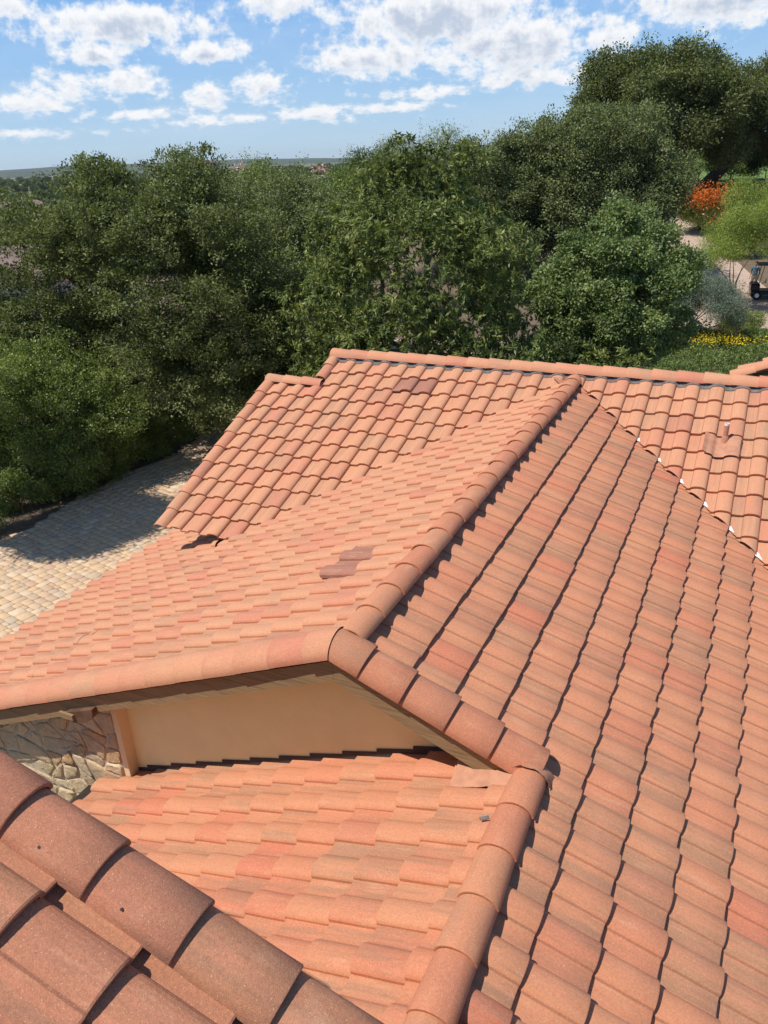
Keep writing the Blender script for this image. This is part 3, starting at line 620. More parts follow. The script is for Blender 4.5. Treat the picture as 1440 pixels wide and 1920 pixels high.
# crumpled lead flashing around the head of the near ridge
def crumple(cx, cy, cz, rx, ry, nx, ny, seed, amp, shape):
    rng = random.Random(seed); V = []; F = []
    for i in range(nx + 1):
        for j in range(ny + 1):
            u = i / nx; v = j / ny; p = shape(u, v); V.append((cx + p[0] + rng.uniform(-amp, amp), cy + p[1] + rng.uniform(-amp, amp), cz + p[2] + rng.uniform(-amp, amp)))
    for i in range(nx):
        for j in range(ny): a = i * (ny + 1) + j; F.append((a, a + ny + 1, a + ny + 2, a + 1))
    return mesh_np('crumple', V, F, False)
def hood(u, v):
    t = R(-80 + 172 * u); w = 0.136 + 0.016 * v
    return (math.sin(t) * w, 0.02 + 0.13 * v - 0.02 * u, math.cos(t) * 0.118 - 0.06 * v - 0.002)
cr1 = crumple(XE, 3.80, ZE + 0.0, 0, 0, 16, 4, 4, 0.005, hood)
def apron(u, v):
    x = -0.46 + 0.46 * u; return (x, 0.0 + 0.30 * v + .02 * math.sin(u * 3), SL * x + 0.080 - 0.075 * (1 - v) ** 2 * (1 if v < .5 else 1) + 0.06 * max(0, v - .6) + 0.006 * math.sin(u * 7))
cr2 = crumple(XE - 0.06, 3.72, ZE, 0, 0, 14, 6, 6, 0.003, apron)
def patch(u, v):
    x = 0.02 + 0.26 * u; return (x, 0.02 + 0.22 * v - .10 * u, -SL * x + 0.085 + 0.02 * math.sin(u * 7 + v * 5) * (1 - u))
cr3 = crumple(XE, 3.86, ZE, 0, 0, 10, 7, 8, 0.006, patch)
join('lead_flashing', [cr1, cr2], M_FLASH, H, label='crumpled painted flashing at the head of the near ridge')
mb = MB(); mb.box((-0.03, -0.012, 0), (0.03, 0.012, 0.004), Matrix.Translation((XE - 0.16, 3.40, z_c(XE - .16) + 0.075)) @ Matrix.Rotation(0.6, 4, 'Z'))
flat('flashing_clip', mb.mesh('clip'), M_MORTAR)
# vent pipe on the rear slope
vp = Vector((-0.16, 10.27, z_b(10.27)))
mb = MB(); mb.tube([vp + Vector((0, 0, -0.05)), vp + Vector((0, 0, 0.26))], 0.030, 20, cap=False); mb.tube([vp + Vector((0, 0, 0.26)), vp + Vector((0, 0, -0.05))], 0.025, 20, cap=False)
mb.tube([vp + Vector((0, 0, 0.0)), vp + Vector((0, 0, 0.09)), vp + Vector((0, 0, 0.10))], [0.052, 0.038, 0.031], 20, cap=False)
me = mb.mesh('vent_pipe', True); pipe = flat('vent_pipe', me, M_FLASH, label='short painted vent pipe with a pale rim on the rear roof')
mb = MB(); 
for r0, r1, z0_, z1_ in ((0.0305, 0.0305, 0.235, 0.262), (0.0305, 0.0245, 0.262, 0.262), (0.0245, 0.0245, 0.262, 0.20)):
    mb.tube([vp + Vector((0, 0, z0_)), vp + Vector((0, 0, z1_ + 1e-4))], [r0, r1], 20, cap=False)
me = mb.mesh('pipe_rim', True); local(me, H); link('pipe_rim', me, M_METAL, pipe)
def saddle():
    V = []; F = []; nx, ny = 24, 10
    for i in range(nx + 1):
        for j in range(ny + 1):
            x = -0.40 + 0.43 * i / nx; y = 9.98 + 0.34 * j / ny; u = ((x + 6.8643) / TW) % 1.0
            h = float(prof(u)) * 0.85 + LIFT + 0.008 - SET
            h += max(0, (0.12 - i / nx)) * 0.35 * (1 - j / ny * .3)
            V.append((x, y, z_b(y) + h / CP))
    for i in range(nx):
        for j in range(ny): a = i * (ny + 1) + j; F.append((a, a + ny + 1, a + ny + 2, a + 1))
    return mesh_np('saddle', V, F, True)
me = saddle(); local(me, H); link('pipe_flashing', me, M_FLASH, pipe, label='curled painted lead sheet round the vent pipe')
# neighbouring wing behind the rear ridge at the right edge
wing = empty('tiled_wing', (1.6, 14, G0), 'pale tiled wing just showing above the far right end of the rear ridge', 'building')
H2 = H; 
mw = tiles(np.array([1.75, 12.62, -2.33]), DLs, (0, -1, 0), NL, range(0, 2), range(1, 7), 61)
local(mw, wing); link('roof_slope', mw, M_TILE, wing)
mb = MB(); mb.poly_prism([(-.1, 12.05, -3.3), (-.1, 12.05, -3.18), (1.75, 12.05, -2.42), (3.6, 12.05, -3.2), (3.6, 12.05, -3.3)], (0, .55, 0)); me = mb.mesh('gable'); local(me, wing); link('gable', me, M_STUCCO, wing)
mb = MB(); mb.box((.3, 12.06, G0), (3.2, 12.58, -3.302)); me = mb.mesh('wall'); local(me, wing); link('wall', me, M_STUCCO, wing)
mc = caps((-.22, 11.93, -3.075), (CP, 0, SP), (-SP, 0, CP), 6, TE, seed=33); local(mc, wing); link('rake_tiles', mc, M_TILE, wing)

# ------------------------------------------------------------------ ground
def S_(v, a, b):
    t = np.clip((v - a) / (b - a), 0, 1); return t * t * (3 - 2 * t)
def ground_h(x, y):
    d = np.hypot(x, y)
    h = G0 + S_(y, 42, 88) * S_(x, -48, -14) * 5.2
    h = h - S_(d, 60, 400) * S_(-x, 20, 80) * 6.0
    return h
def polar_ground():
    rs = np.concatenate([np.linspace(0, 60, 61), np.geomspace(62, 9000, 70)]); th = np.linspace(0, 2 * math.pi, 145)[:-1]
    RR, TT = np.meshgrid(rs, th, indexing='ij'); X = RR * np.sin(TT); Y = RR * np.cos(TT); Z = ground_h(X, Y)
    n, m = X.shape; V = np.stack([X, Y, Z], -1).reshape(-1, 3); i = np.arange(n - 1)[:, None] * m; j = np.arange(m)[None]; j2 = (j + 1) % m
    F = np.stack([i + j, i + j2, i + m + j2, i + m + j], -1).reshape(-1, 4)
    return mesh_np('ground', V, F[:, ::-1], True)
def ground_mat():
    m, t, b = new_mat('earth_and_grass'); obj = t.add('ShaderNodeTexCoord').outputs['Object']
    n = t.noise(obj, 0.35, 5, 0.6); n2 = t.noise(obj, 6.0, 5, 0.7)
    c = t.ramp(n2, [(0.3, (0.10, 0.07, 0.045)), (0.55, (0.17, 0.125, 0.085)), (0.8, (0.24, 0.18, 0.13))])
    y = t.sep(obj)[1]
    g = t.ramp(n2, [(0.3, (0.10, 0.17, 0.035)), (0.7, (0.19, 0.28, 0.07))])
    c = t.mix(t.smooth(y, 74, 80), c, g)
    n3 = t.noise(obj, 0.02, 6, 0.7)
    far = t.ramp(n3, [(0.35, (0.06, 0.085, 0.03)), (0.5, (0.12, 0.13, 0.06)), (0.6, (0.26, 0.23, 0.15)), (0.7, (0.09, 0.11, 0.05))])
    d = t.vmath('LENGTH', obj)
    c = t.mix(t.smooth(d, 260, 380), c, far)
    t.link(c, b.inputs['Base Color']); b.inputs['Roughness'].default_value = 0.95; return m
link('ground', polar_ground(), ground_mat(), kind='structure')
# distant hills
def hills():
    rng = np.random.default_rng(4); th = np.radians(np.linspace(-95, 40, 260)); V = []; F = []
    ph = rng.random(6) * 6
    for i, a in enumerate(th):
        h = 1 + .35 * math.sin(a * 5 + ph[0]) + .25 * math.sin(a * 11 + ph[1]) + .12 * math.sin(a * 29 + ph[2]) + .05 * math.sin(a * 71 + ph[3])
        for r_, z in ((3600, -20), (4300, -14.6 + 12 * h), (5200, -14.6 + 26 * h), (6500, -20)): V.append((math.sin(a) * r_, math.cos(a) * r_, z))
    for i in range(len(th) - 1):
        for k in range(3): a = i * 4 + k; F.append((a, a + 1, a + 5, a + 4))
    return mesh_np('hills', V, F, True)
m_h = plain('wooded_hills', (0.060, 0.085, 0.040), 0.95, 0.004, 0.4)
link('hills', hills(), m_h, kind='structure')

# pavers of the driveway, laid as individual stones
def pavers():
    rng = random.Random(5); U = 0.100; nx, ny = 190, 240; occ = np.zeros((nx, ny), bool); V = []; F = []; T3 = []
    ang = R(-12); ca, sa = math.cos(ang), math.sin(ang); ox, oy = -28.0, 4.0
    sizes = [(3, 3), (3, 2), (2, 3), (2, 2), (2, 2), (3, 2), (2, 1), (1, 2), (1, 1)]
    for i in range(nx):
        for j in range(ny):
            if occ[i, j]: continue
            opts = sizes[:6]; rng.shuffle(opts); opts = opts + sizes[6:]
            for a, b in opts:
                if i + a <= nx and j + b <= ny and not occ[i:i + a, j:j + b].any(): break
            occ[i:i + a, j:j + b] = True
            g = 0.006; x0, x1, y0, y1 = i * U + g, (i + a) * U - g, j * U + g, (j + b) * U - g
            cx, cy = ox + ((x0 + x1) / 2) * ca - ((y0 + y1) / 2) * sa, oy + ((x0 + x1) / 2) * sa + ((y0 + y1) / 2) * ca
            if not driveway(cx, cy): continue
            e = 0.012; h = 0.055 + rng.uniform(-.003, .003); base = len(V)
            for (xx, yy, zz) in [(x0, y0, 0.02), (x1, y0, .02), (x1, y1, .02), (x0, y1, .02), (x0, y0, h - .010), (x1, y0, h - .010), (x1, y1, h - .010), (x0, y1, h - .010), (x0 + e, y0 + e, h), (x1 - e, y0 + e, h), (x1 - e, y1 - e, h), (x0 + e, y1 - e, h)]:
                V.append((ox + xx * ca - yy * sa, oy + xx * sa + yy * ca, G0 + zz))
            r = (rng.random(), rng.random(), rng.random())
            for q in range(4):
                q2 = (q + 1) % 4; F.append((base + q, base + q2, base + 4 + q2, base + 4 + q)); F.append((base + 4 + q, base + 4 + q2, base + 8 + q2, base + 8 + q))
            F.append((base + 8, base + 9, base + 10, base + 11)); T3 += [r] * 9
    return mesh_np('pavers', V, F, False, tint3=np.array(T3))
def driveway(x, y):
    # far edge runs from lower left to upper right past the shrubs
    return x > -16.9 + 0.18 * math.sin(y * 1.1) - max(0, 11 - y) * .9 and x < -8.3 and 3.2 < y < 25 - max(0, x + 13) * .8
def paver_mat():
    m, t, b = new_mat('tumbled_pavers'); obj = t.add('ShaderNodeTexCoord').outputs['Object']; a = t.attr('tint'); r1, r2, r3 = t.sep(a.outputs['Vector'])[:3]
    c = t.ramp(r1, [(0.0, (0.58, 0.41, 0.26)), (0.3, (0.64, 0.445, 0.265)), (0.5, (0.52, 0.39, 0.27)), (0.65, (0.56, 0.37, 0.24)), (0.8, (0.68, 0.51, 0.34)), (1.0, (0.46, 0.36, 0.27))])
    n = t.noise(obj, 9, 5, .65); c = t.vmath('SCALE', c, scale=t.math('ADD', .72, t.math('MULTIPLY', n, .5)))
    st = t.noise(obj, .5, 4, .6); c = t.mix(t.math('MULTIPLY', t.smooth(st, .55, .7), .4), c, (0.30, 0.25, 0.20, 1))
    t.link(c, b.inputs['Base Color']); b.inputs['Roughness'].default_value = .9; bump(t, b, n, .4, .01); return m
M_PAVE = paver_mat()
link('driveway', pavers(), M_PAVE, kind='structure')
mb = MB(); 
def strip(name, line, w, mat, dz, **kw):
    V = []; F = []
    L = [Vector((*p, 0)) for p in line]; P2 = []
    for a, b in zip(L, L[1:]):
        for s in range(8): P2.append(a.lerp(b, s / 8))
    P2.append(L[-1])
    for i, p in enumerate(P2):
        d = (P2[min(i + 1, len(P2) - 1)] - P2[max(i - 1, 0)]).normalized(); s = Vector((d.y, -d.x, 0)) * w / 2
        for k in range(5):
            q = p + s * (1 - k / 2); V.append((q.x, q.y, float(ground_h(q.x, q.y)) + dz))
    for i in range(len(P2) - 1):
        for k in range(4): a = i * 5 + k; F.append((a, a + 1, a + 6, a + 5))
    return link(name, mesh_np(name, V, F, True), mat, **kw)
def path_mat(name, cols, sc):
    m, t, b = new_mat(name); obj = t.add('ShaderNodeTexCoord').outputs['Object']
    br = t.add('ShaderNodeTexBrick'); t.put(br.inputs['Vector'], obj); br.inputs['Scale'].default_value = sc; br.inputs['Color1'].default_value = (*cols[0], 1); br.inputs['Color2'].default_value = (*cols[1], 1); br.inputs['Mortar'].default_value = (*cols[2], 1); br.inputs['Mortar Size'].default_value = .012
    n = t.noise(obj, 5, 5, .6); t.link(t.vmath('SCALE', br.outputs[0], scale=t.math('ADD', .75, t.math('MULTIPLY', n, .45))), b.inputs['Base Color']); b.inputs['Roughness'].default_value = .9; return m
M_PATH = path_mat('pink_pavers', ((0.52, 0.39, 0.31), (0.46, 0.33, 0.25), (0.30, 0.22, 0.16)), 2.2)
strip('path', [(9, 38.5), (3, 43), (.6, 45.5), (-1.0, 49), (-3.4, 56), (-6, 63), (-8.2, 69), (-13, 77)], 4.2, M_PATH, .03, kind='structure')
strip('walkway', [(-34, 37), (-22, 35.5), (-12.5, 35.2), (-5, 39), (-1.5, 47)], 2.2, M_PATH, .05, kind='structure')

# ------------------------------------------------------------------ trees and plants
def unit(a): return a / np.maximum(np.linalg.norm(a, axis=-1, keepdims=True), 1e-9)
def rnd_dir(rng, n): return unit(rng.normal(size=(n, 3)))
def leaves(rng, pos, outw, L, Wd, tint, droop=0.0, spread=1.0):
    """one folded-free rhombic blade per point"""
    n = len(pos); d = unit(outw * (1.0 / spread) + rng.normal(size=(n, 3)) * 0.75 + np.array([0, 0, -droop]))
    s = unit(np.cross(d, unit(rng.normal(size=(n, 3)) * .60 + unit(outw) * .55 + np.array([0, 0, .65]))))
    l = (L * rng.uniform(.65, 1.25, n))[:, None]; w = (Wd * rng.uniform(.7, 1.2, n))[:, None]
    V = np.stack([pos, pos + d * l * .45 + s * w * .5, pos + d * l, pos + d * l * .45 - s * w * .5], 1).reshape(-1, 3)
    return V, tint
def crown(seed, center, radii, nlobe, lobe_r, nclump, per, clump_r, L, Wd, droop=0.1, flat_bottom=-0.55, lobe_out=0.78, whorl=False, tint_mu=0.45, inner=0.18, extra=(), twigs=0, puff=0.0):
    rng = np.random.default_rng(seed); c = np.array(center, float); rad = np.array(radii, float)
    # boughs: sub-crowns set round the main ellipsoid
    i = np.arange(nlobe) + .5; ph = np.arccos(1 - 2 * i / nlobe); th = math.pi * (1 + 5 ** .5) * i + rng.random() * 6
    ld = np.stack([np.cos(th) * np.sin(ph), np.sin(th) * np.sin(ph), np.cos(ph)], 1) + rng.normal(0, .16, (nlobe, 3)); ld = unit(ld)
    ld = ld[ld[:, 2] > flat_bottom]; nl = len(ld)
    lc = c + ld * rad * (lobe_out + rng.uniform(-.17, .10, (nl, 1)))
    lr = lobe_r * rng.uniform(.65, 1.25, nl)
    for e in extra: lc = np.concatenate([lc, [e[:3]]]); lr = np.append(lr, e[3])
    nl = len(lc); wgt = lr ** 2; wgt /= wgt.sum()
    k = rng.choice(nl, nclump, p=wgt); dd = rnd_dir(rng, nclump)
    cp = lc[k] + dd * (lr[k] * np.where(rng.random(nclump) < .22, rng.uniform(.3, .8, nclump), rng.uniform(.80, 1.06, nclump)))[:, None] * np.array([1, 1, .85])
    # drop the clumps buried deep in the tree: they cannot be seen
    far_ = rng.random(nclump) < .05; cp = np.where(far_[:, None], lc[k] + dd * (lr[k] * rng.uniform(1.1, 1.45, nclump))[:, None] + np.array([0, 0, .25]), cp)
    q = (cp - c) / rad; deep = (np.linalg.norm(q, axis=1) < .52) & (rng.random(nclump) > inner); cp = cp[~deep]; k = k[~deep]; dd = dd[~deep]; nc = len(cp)
    out = unit(unit((cp - c) / rad) * .7 + dd * .6 + np.array([0, 0, .25]))
    ctint = rng.normal(tint_mu, .17, nc) + ((lr[k] * 7.3) % 1.0 - .5) * .22
    if whorl:     # leaves radiate from the twig tip
        per_ = per; pos = np.repeat(cp, per_, 0) + rng.normal(0, clump_r * .16, (nc * per_, 3)); o = np.repeat(out, per_, 0)
        radial = rnd_dir(rng, nc * per_); radial = unit(radial - o * (radial * o).sum(1, keepdims=True) * .55)
        outw = unit(radial * 1.5 + o * .45 + np.array([0, 0, -.25])); V, _ = leaves(rng, pos, outw * 2.2, L, Wd, None, droop)
    else:
        n = nc * per; g = rng.normal(0, 1, (n, 3)); pos = np.repeat(cp, per, 0) + g * clump_r * np.array([1, 1, .7]); outw = np.repeat(out, per, 0) * .6 + unit(g) * .5
        V, _ = leaves(rng, pos, outw, L, Wd, None, droop)
    n = nc * per; t = np.clip(np.repeat(ctint, per) + rng.normal(0, .13, n) + (rng.random(n) < .02) * .25, 0, 1)
    return V, t, lc, lr
def tree(name, label, cat, base, mat, cr, trunk_r=0.16, group=None, limbs=9, lean=(0, 0), flowers=None, trunk_name='trunk'):
    V, t, lc, lr = cr; root = empty(name, base, label, cat, group); n = len(V) // 4
    me = mesh_np('crown', V - np.array(base), np.arange(n * 4).reshape(-1, 4), False, t); link('crown', me, mat, root)
    mb = MB(); rng = random.Random(int(abs(base[0]) * 100)); cz = lc[:, 2].mean(); top = Vector((base[0] + lean[0], base[1] + lean[1], 0)); b = Vector(base)
    c = Vector(lc.mean(0)); fork = b.lerp(Vector((c.x, c.y, cz)), .45) 
    mb.tube([b - Vector((0, 0, .2)), b.lerp(fork, .5) + Vector((rng.uniform(-.1, .1), rng.uniform(-.1, .1), 0)), fork], [trunk_r * 1.35, trunk_r, trunk_r * .85], 10)
    idx = sorted(range(len(lc)), key=lambda i: -lr[i])[:limbs]
    for i in idx:
        e = Vector(lc[i]); m = fork.lerp(e, .5) + Vector((rng.uniform(-.3, .3), rng.uniform(-.3, .3), rng.uniform(-.1, .35)))
        mb.tube([fork, m, e, e + (e - m) * .45], [trunk_r * .55, trunk_r * .34, trunk_r * .16, trunk_r * .06], 6, cap=False)
    me = mb.mesh('trunk', True); me.transform(Matrix.Translation(-Vector(base))); link(trunk_name, me, M_BARK, root)
    if flowers:
        V2, t2, m2 = flowers; n2 = len(V2) // 4; fo = link('flowers', mesh_np('flowers', V2 - np.array(base), np.arange(n2 * 4).reshape(-1, 4), False, t2), m2, root); fo['kind'] = 'stuff'
    return root
def gz(x, y): return float(ground_h(np.array(x), np.array(y)))

# big live oak left of the roofs
cr = crown(101, (-18.3, 21.2, -3.9), (5.4, 5.0, 4.6), 120, .86, 6000, 58, .125, .098, .056, flat_bottom=-.8, extra=[(-16.3, 18.0, -5.4, 1.6), (-14.4, 18.9, -6.3, 1.6), (-15.0, 18.4, -4.0, 1.4), (-21.6, 18.2, -1.7, 1.5), (-22.8, 18.6, -4.2, 1.7), (-19.8, 20.6, -.4, 1.0), (-17.2, 21.6, -.3, .9), (-13.6, 20.4, -6.9, 1.3), (-18.6, 18.2, -6.9, 1.5)])
tree('live_oak', 'big dark live oak overhanging the driveway at the left', 'tree', (-18.8, 21.8, G0), ML_OAK, cr, .26)
cr = crown(140, (-17.9, 11.1, -2.8), (1.6, 1.7, 1.9), 30, .7, 2200, 34, .19, .10, .06)
tree('live_oak', 'live oak just outside the left edge, shading the driveway', 'tree', (-17.9, 10.0, G0), ML_OAK, cr, .2)
# paler oak right behind it
cr = crown(102, (-19.3, 29.5, -3.7), (4.9, 4.1, 3.6), 70, .82, 3700, 42, .135, .105, .060, tint_mu=.5)
tree('live_oak', 'grey green oak between the big left oak and the long leaved tree', 'tree', (-19.3, 29.5, G0), ML_OAKG, cr, .22)
# shrub-like tree at the left edge, low, lit
cr = crown(103, (-18.7, 16.0, -6.7), (2.9, 2.6, 2.3), 56, .60, 3600, 46, .10, .070, .044, tint_mu=.5, flat_bottom=-.8)
tree('small_tree', 'bushy mid green small tree at the left edge by the driveway', 'tree', (-18.9, 16.2, G0), ML_SHRUB, cr, .10)
cr = crown(104, (-22.6, 17.2, -5.8), (1.9, 1.9, 1.8), 14, .7, 1500, 36, .15, .06, .038, tint_mu=.55)
tree('small_tree', 'yellow green bush top at the left edge above the mid green small tree', 'tree', (-22.6, 17.2, G0), ML_LIME, cr, .09)
# dark hedge along the far edge of the driveway
hx = [(-17.3, 11.4), (-17.2, 12.9), (-17.1, 14.4), (-17.1, 15.9), (-17.2, 17.4), (-17.2, 18.9)]
for i, (x, y) in enumerate(hx):
    cr = crown(120 + i, (x - .5, y + .5, G0 + .45), (.85, .85, .62), 8, .34, 420, 30, .10, .055, .036, tint_mu=.35, flat_bottom=-.2)
    tree('hedge_shrub', ['low dark shrub at the left end of the row along the driveway', 'second dark shrub from the left along the driveway', 'third dark shrub from the left along the driveway',
         'fourth dark shrub from the left along the driveway', 'fifth dark shrub from the left, under the big oak', 'low dark shrub at the right end of the row, under the big oak'][i], 'shrub', (x - .5, y + .5, G0), ML_SHRUB, cr, .04, 'shrubs along the driveway', limbs=4)
# long-leaved tree in the middle
cr = crown(105, (-8.7, 20.6, -3.9), (3.6, 3.1, 4.3), 90, .74, 7000, 17, .15, .165, .050, droop=.25, whorl=True, tint_mu=.45, flat_bottom=-.85,
           extra=[(-8.9, 20.4, .05, .55), (-7.3, 20.8, -.15, .5), (-9.9, 20.6, -.5, .6), (-6.6, 18.4, -6.4, 1.2), (-9.6, 18.0, -5.4, 1.1), (-8.6, 18.2, -4.2, 1.2), (-7.5, 18.3, -3.1, 1.0), (-9.9, 18.5, -3.0, 1.0), (-8.9, 18.0, -6.9, 1.2), (-9.9, 20.2, -1.2, .8), (-6.3, 18.7, -5.0, 1.3), (-10.8, 18.6, -6.0, 1.2), (-8.3, 18.2, -6.4, 1.3), (-5.6, 19.6, -6.6, 1.2), (-5.9, 19.5, -2.3, .8), (-11.2, 18.8, -3.6, .8)])
tree('long_leaved_tree', 'tall tree with whorls of long drooping leaves in the middle', 'tree', (-8.7, 21.2, G0), ML_LANCE, cr, .18)
# rounded bright tree
cr = crown(106, (-4.35, 26.4, -4.6), (2.6, 2.5, 2.95), 60, .58, 2900, 42, .105, .095, .070, tint_mu=.5, flat_bottom=-.75)
tree('round_tree', 'rounded bright green tree right of the long leaved tree', 'tree', (-4.35, 26.6, G0), ML_ROUND, cr, .14)
cr = crown(107, (-3.9, 23.0, -6.9), (1.8, 1.5, 1.5), 14, .7, 800, 17, .15, .19, .05, whorl=True, droop=.2, tint_mu=.42, extra=[(-5.4, 21.8, -6.3, .8)])
tree('long_leaved_tree', 'low long leaved tree in front of the rounded bright tree', 'tree', (-3.9, 23.0, G0), ML_LANCE, cr, .08)
# light shrubs between oak and long-leaved tree
cr = crown(108, (-13.2, 22.6, -5.2), (1.8, 1.6, 2.4), 18, .7, 1500, 30, .15, .08, .045, tint_mu=.5)
tree('small_tree', 'light green young tree in the gap between the big oak and the long leaved tree', 'tree', (-13.2, 22.6, G0), ML_ROUND, cr, .09)
cr = crown(109, (-22.2, 40.5, -3.1), (3.6, 2.6, 3.2), 20, 1.1, 1500, 34, .24, .11, .07, tint_mu=.45)
fl = np.random.default_rng(5); q = np.array([(-21.5, 38.3, -.45), (-22.2, 38.2, -1.4), (-27.4, 39.6, -.2)])[fl.integers(0, 3, 260)] + fl.normal(0, .2, (260, 3)) * np.array([1.3, .5, .6]); Vf, _ = leaves(fl, q, np.tile([0, -1., .4], (260, 1)), .12, .09, None)
tree('flowering_tree', 'green tree with a few pink blossoms behind the grey green oak', 'tree', (-22.2, 40.5, gz(-22.2, 40.5)), ML_SHRUB, cr, .12, flowers=(Vf, fl.random(260), ML_PINK))
cr = crown(110, (-27.0, 41.5, -3.3), (3.6, 2.8, 3.6), 20, 1.1, 1400, 34, .24, .11, .065, tint_mu=.62)
tree('light_tree', 'yellow green leafy tree just right of the big oak top', 'tree', (-27.0, 41.5, gz(-27, 41.5)), ML_SHRUB, cr, .12)
cr = crown(111, (-20.8, 43.8, -2.9), (2.9, 2.6, 3.4), 16, 1.0, 1100, 36, .22, .11, .065, tint_mu=.3)
tree('dark_tree', 'small dark green tree on the skyline left of the tall trees', 'tree', (-20.8, 43.8, gz(-20.8, 43.8)), ML_LANCE, cr, .12)
cr = crown(112, (-21.5, 52.5, -2.4), (4.4, 3.5, 4.6), 24, 1.25, 1700, 34, .26, .12, .05, tint_mu=.55)
tree('distant_oak', 'grey feathery oak on the skyline behind the dark tree', 'tree', (-21.5, 52.5, gz(-21.5, 52.5)), ML_OAKG, cr, .2)
cr = crown(113, (-15.8, 50.6, -4.0), (4.4, 4.0, 5.6), 64, 1.0, 2600, 44, .21, .15, .09, tint_mu=.42)
tree('live_oak', 'tall grey green oak between the middle tree and the biggest oak', 'tree', (-15.8, 50.6, gz(-15.8, 50.6)), ML_OAKG, cr, .25)
cr = crown(114, (-10.7, 53.5, -2.8), (5.6, 5.2, 5.7), 90, 1.2, 4000, 44, .23, .155, .095, tint_mu=.45, extra=[(-6.4, 51.6, -3.4, 1.4), (-7.2, 51.0, -4.8, 1.2), (-5.7, 52.4, -1.9, 1.2)])
tree('live_oak', 'wide grey green oak hanging over the pink path at the right', 'tree', (-10.4, 54.5, gz(-10.4, 54.5)), ML_OAKG, cr, .34)
cr = crown(115, (-9.9, 74.5, 1.1), (8.4, 7.2, 6.4), 100, 1.55, 4800, 44, .31, .21, .125, tint_mu=.42, flat_bottom=-.35)
tree('live_oak', 'biggest and tallest oak, rising over the right of the skyline', 'tree', (-9.4, 75.3, gz(-9.4, 75.3)), ML_OAK, cr, .5)
cr = crown(116, (-.1, 80.5, .9), (7.6, 6.8, 5.2), 90, 1.4, 4200, 44, .29, .195, .115, tint_mu=.45, flat_bottom=-.35)
big = tree('live_oak', 'large oak at the right edge with a leaning dark trunk', 'tree', (-6.2, 82.0, gz(-6.2, 82.0)), ML_OAK, cr, .50)
# grass-side hedge in the oak's shade
for i, (x, y, r_) in enumerate([(-7.0, 86, 2.0), (-4.2, 87, 2.2), (-1.2, 87, 2.2), (2.0, 87, 2.2)]):
    g0 = gz(x, y); cr = crown(130 + i, (x, y, g0 + 1.2), (r_ * 1.3, r_, 1.5), 10, .75, 500, 26, .26, .13, .07, tint_mu=.3)
    tree('hedge_shrub', ['dark shrub at the left end of the shaded hedge before the lawn', 'second dark shrub from the left of the hedge before the lawn', 'third dark shrub from the left of the hedge before the lawn', 'dark shrub at the right end of the hedge before the lawn'][i], 'shrub', (x, y, g0), ML_LANCE, cr, .05, 'shaded shrubs before the lawn', limbs=3)
# palo verde on the right with thin crooked stems
cr = crown(117, (.4, 47.4, -4.4), (3.7, 3.2, 2.7), 44, .80, 3200, 42, .18, .095, .034, tint_mu=.5, droop=.35, inner=.05, flat_bottom=-.35, extra=[(-2.7, 45.5, -5.5, .7), (2.2, 45.6, -5.6, 1.0)])
g0 = gz(1.7, 47.6)
pv = tree('palo_verde', 'wispy yellow green tree with thin crooked stems at the right edge', 'tree', (1.7, 47.6, g0), ML_PALO, cr, .09, limbs=12)
mb = MB(); rg = random.Random(3)
for k in range(9):
    a = rg.uniform(-2.6, 1.0); b0 = Vector((-1.1 + rg.uniform(-.6, .5), 46.6 + rg.uniform(-.4, .4), g0 - .05)); p_ = [b0]
    for s in range(5): p_.append(p_[-1] + Vector((a * .22 + rg.uniform(-.22, .22), rg.uniform(-.22, .12), .52 + rg.uniform(-.1, .1))))
    mb.tube(p_, [.055, .048, .04, .032, .022, .012], 6)
me = mb.mesh('stems', True); me.transform(Matrix.Translation(-Vector((1.7, 47.6, g0)))); link('stem_cluster', me, M_BARK, pv)
# silvery sage bush
cr = crown(118, (-2.75, 39.3, -6.95), (2.35, 1.7, 1.45), 34, .50, 2600, 40, .12, .06, .026, tint_mu=.5, flat_bottom=-.3, droop=-.5)
tree('sage_bush', 'rounded silvery grey bush below the thin stemmed tree', 'shrub', (-2.75, 39.3, gz(-2.75, 39.3)), ML_SAGE, cr, .05)
# orange flowering shrub
g0 = gz(-4.5, 64.5)
cr = crown(119, (-4.5, 64.5, g0 + 1.2), (1.9, 1.4, 1.4), 14, .55, 800, 30, .18, .10, .05, tint_mu=.5)
q = np.array([-4.6, 63.5, g0 + 2.5]) + fl.normal(0, 1, (2000, 3)) * np.array([1.2, .5, .42]); Vf, _ = leaves(fl, q, np.tile([0, -.6, 1.], (2000, 1)), .14, .11, None)
tree('flowering_shrub', 'shrub covered in orange red flowers right of the wide oak', 'shrub', (-4.5, 64.5, g0), ML_SHRUB, cr, .05, flowers=(Vf, fl.random(2000), ML_RED))
g0 = gz(-2.2, 59)
cr = crown(125, (-2.2, 59.0, g0 + 1.3), (1.7, 1.4, 1.5), 12, .6, 800, 30, .18, .10, .04, tint_mu=.6)
q = np.array([-2.2, 58.0, g0 + 2.3]) + fl.normal(0, 1, (260, 3)) * np.array([1.1, .4, .5]); Vf, _ = leaves(fl, q, np.tile([0, -.6, 1.], (260, 1)), .13, .10, None)
tree('flowering_shrub', 'looser yellow green shrub with scattered orange flowers behind the wispy tree', 'shrub', (-2.2, 59.0, g0), ML_LIME, cr, .05, flowers=(Vf, fl.random(260), ML_RED))
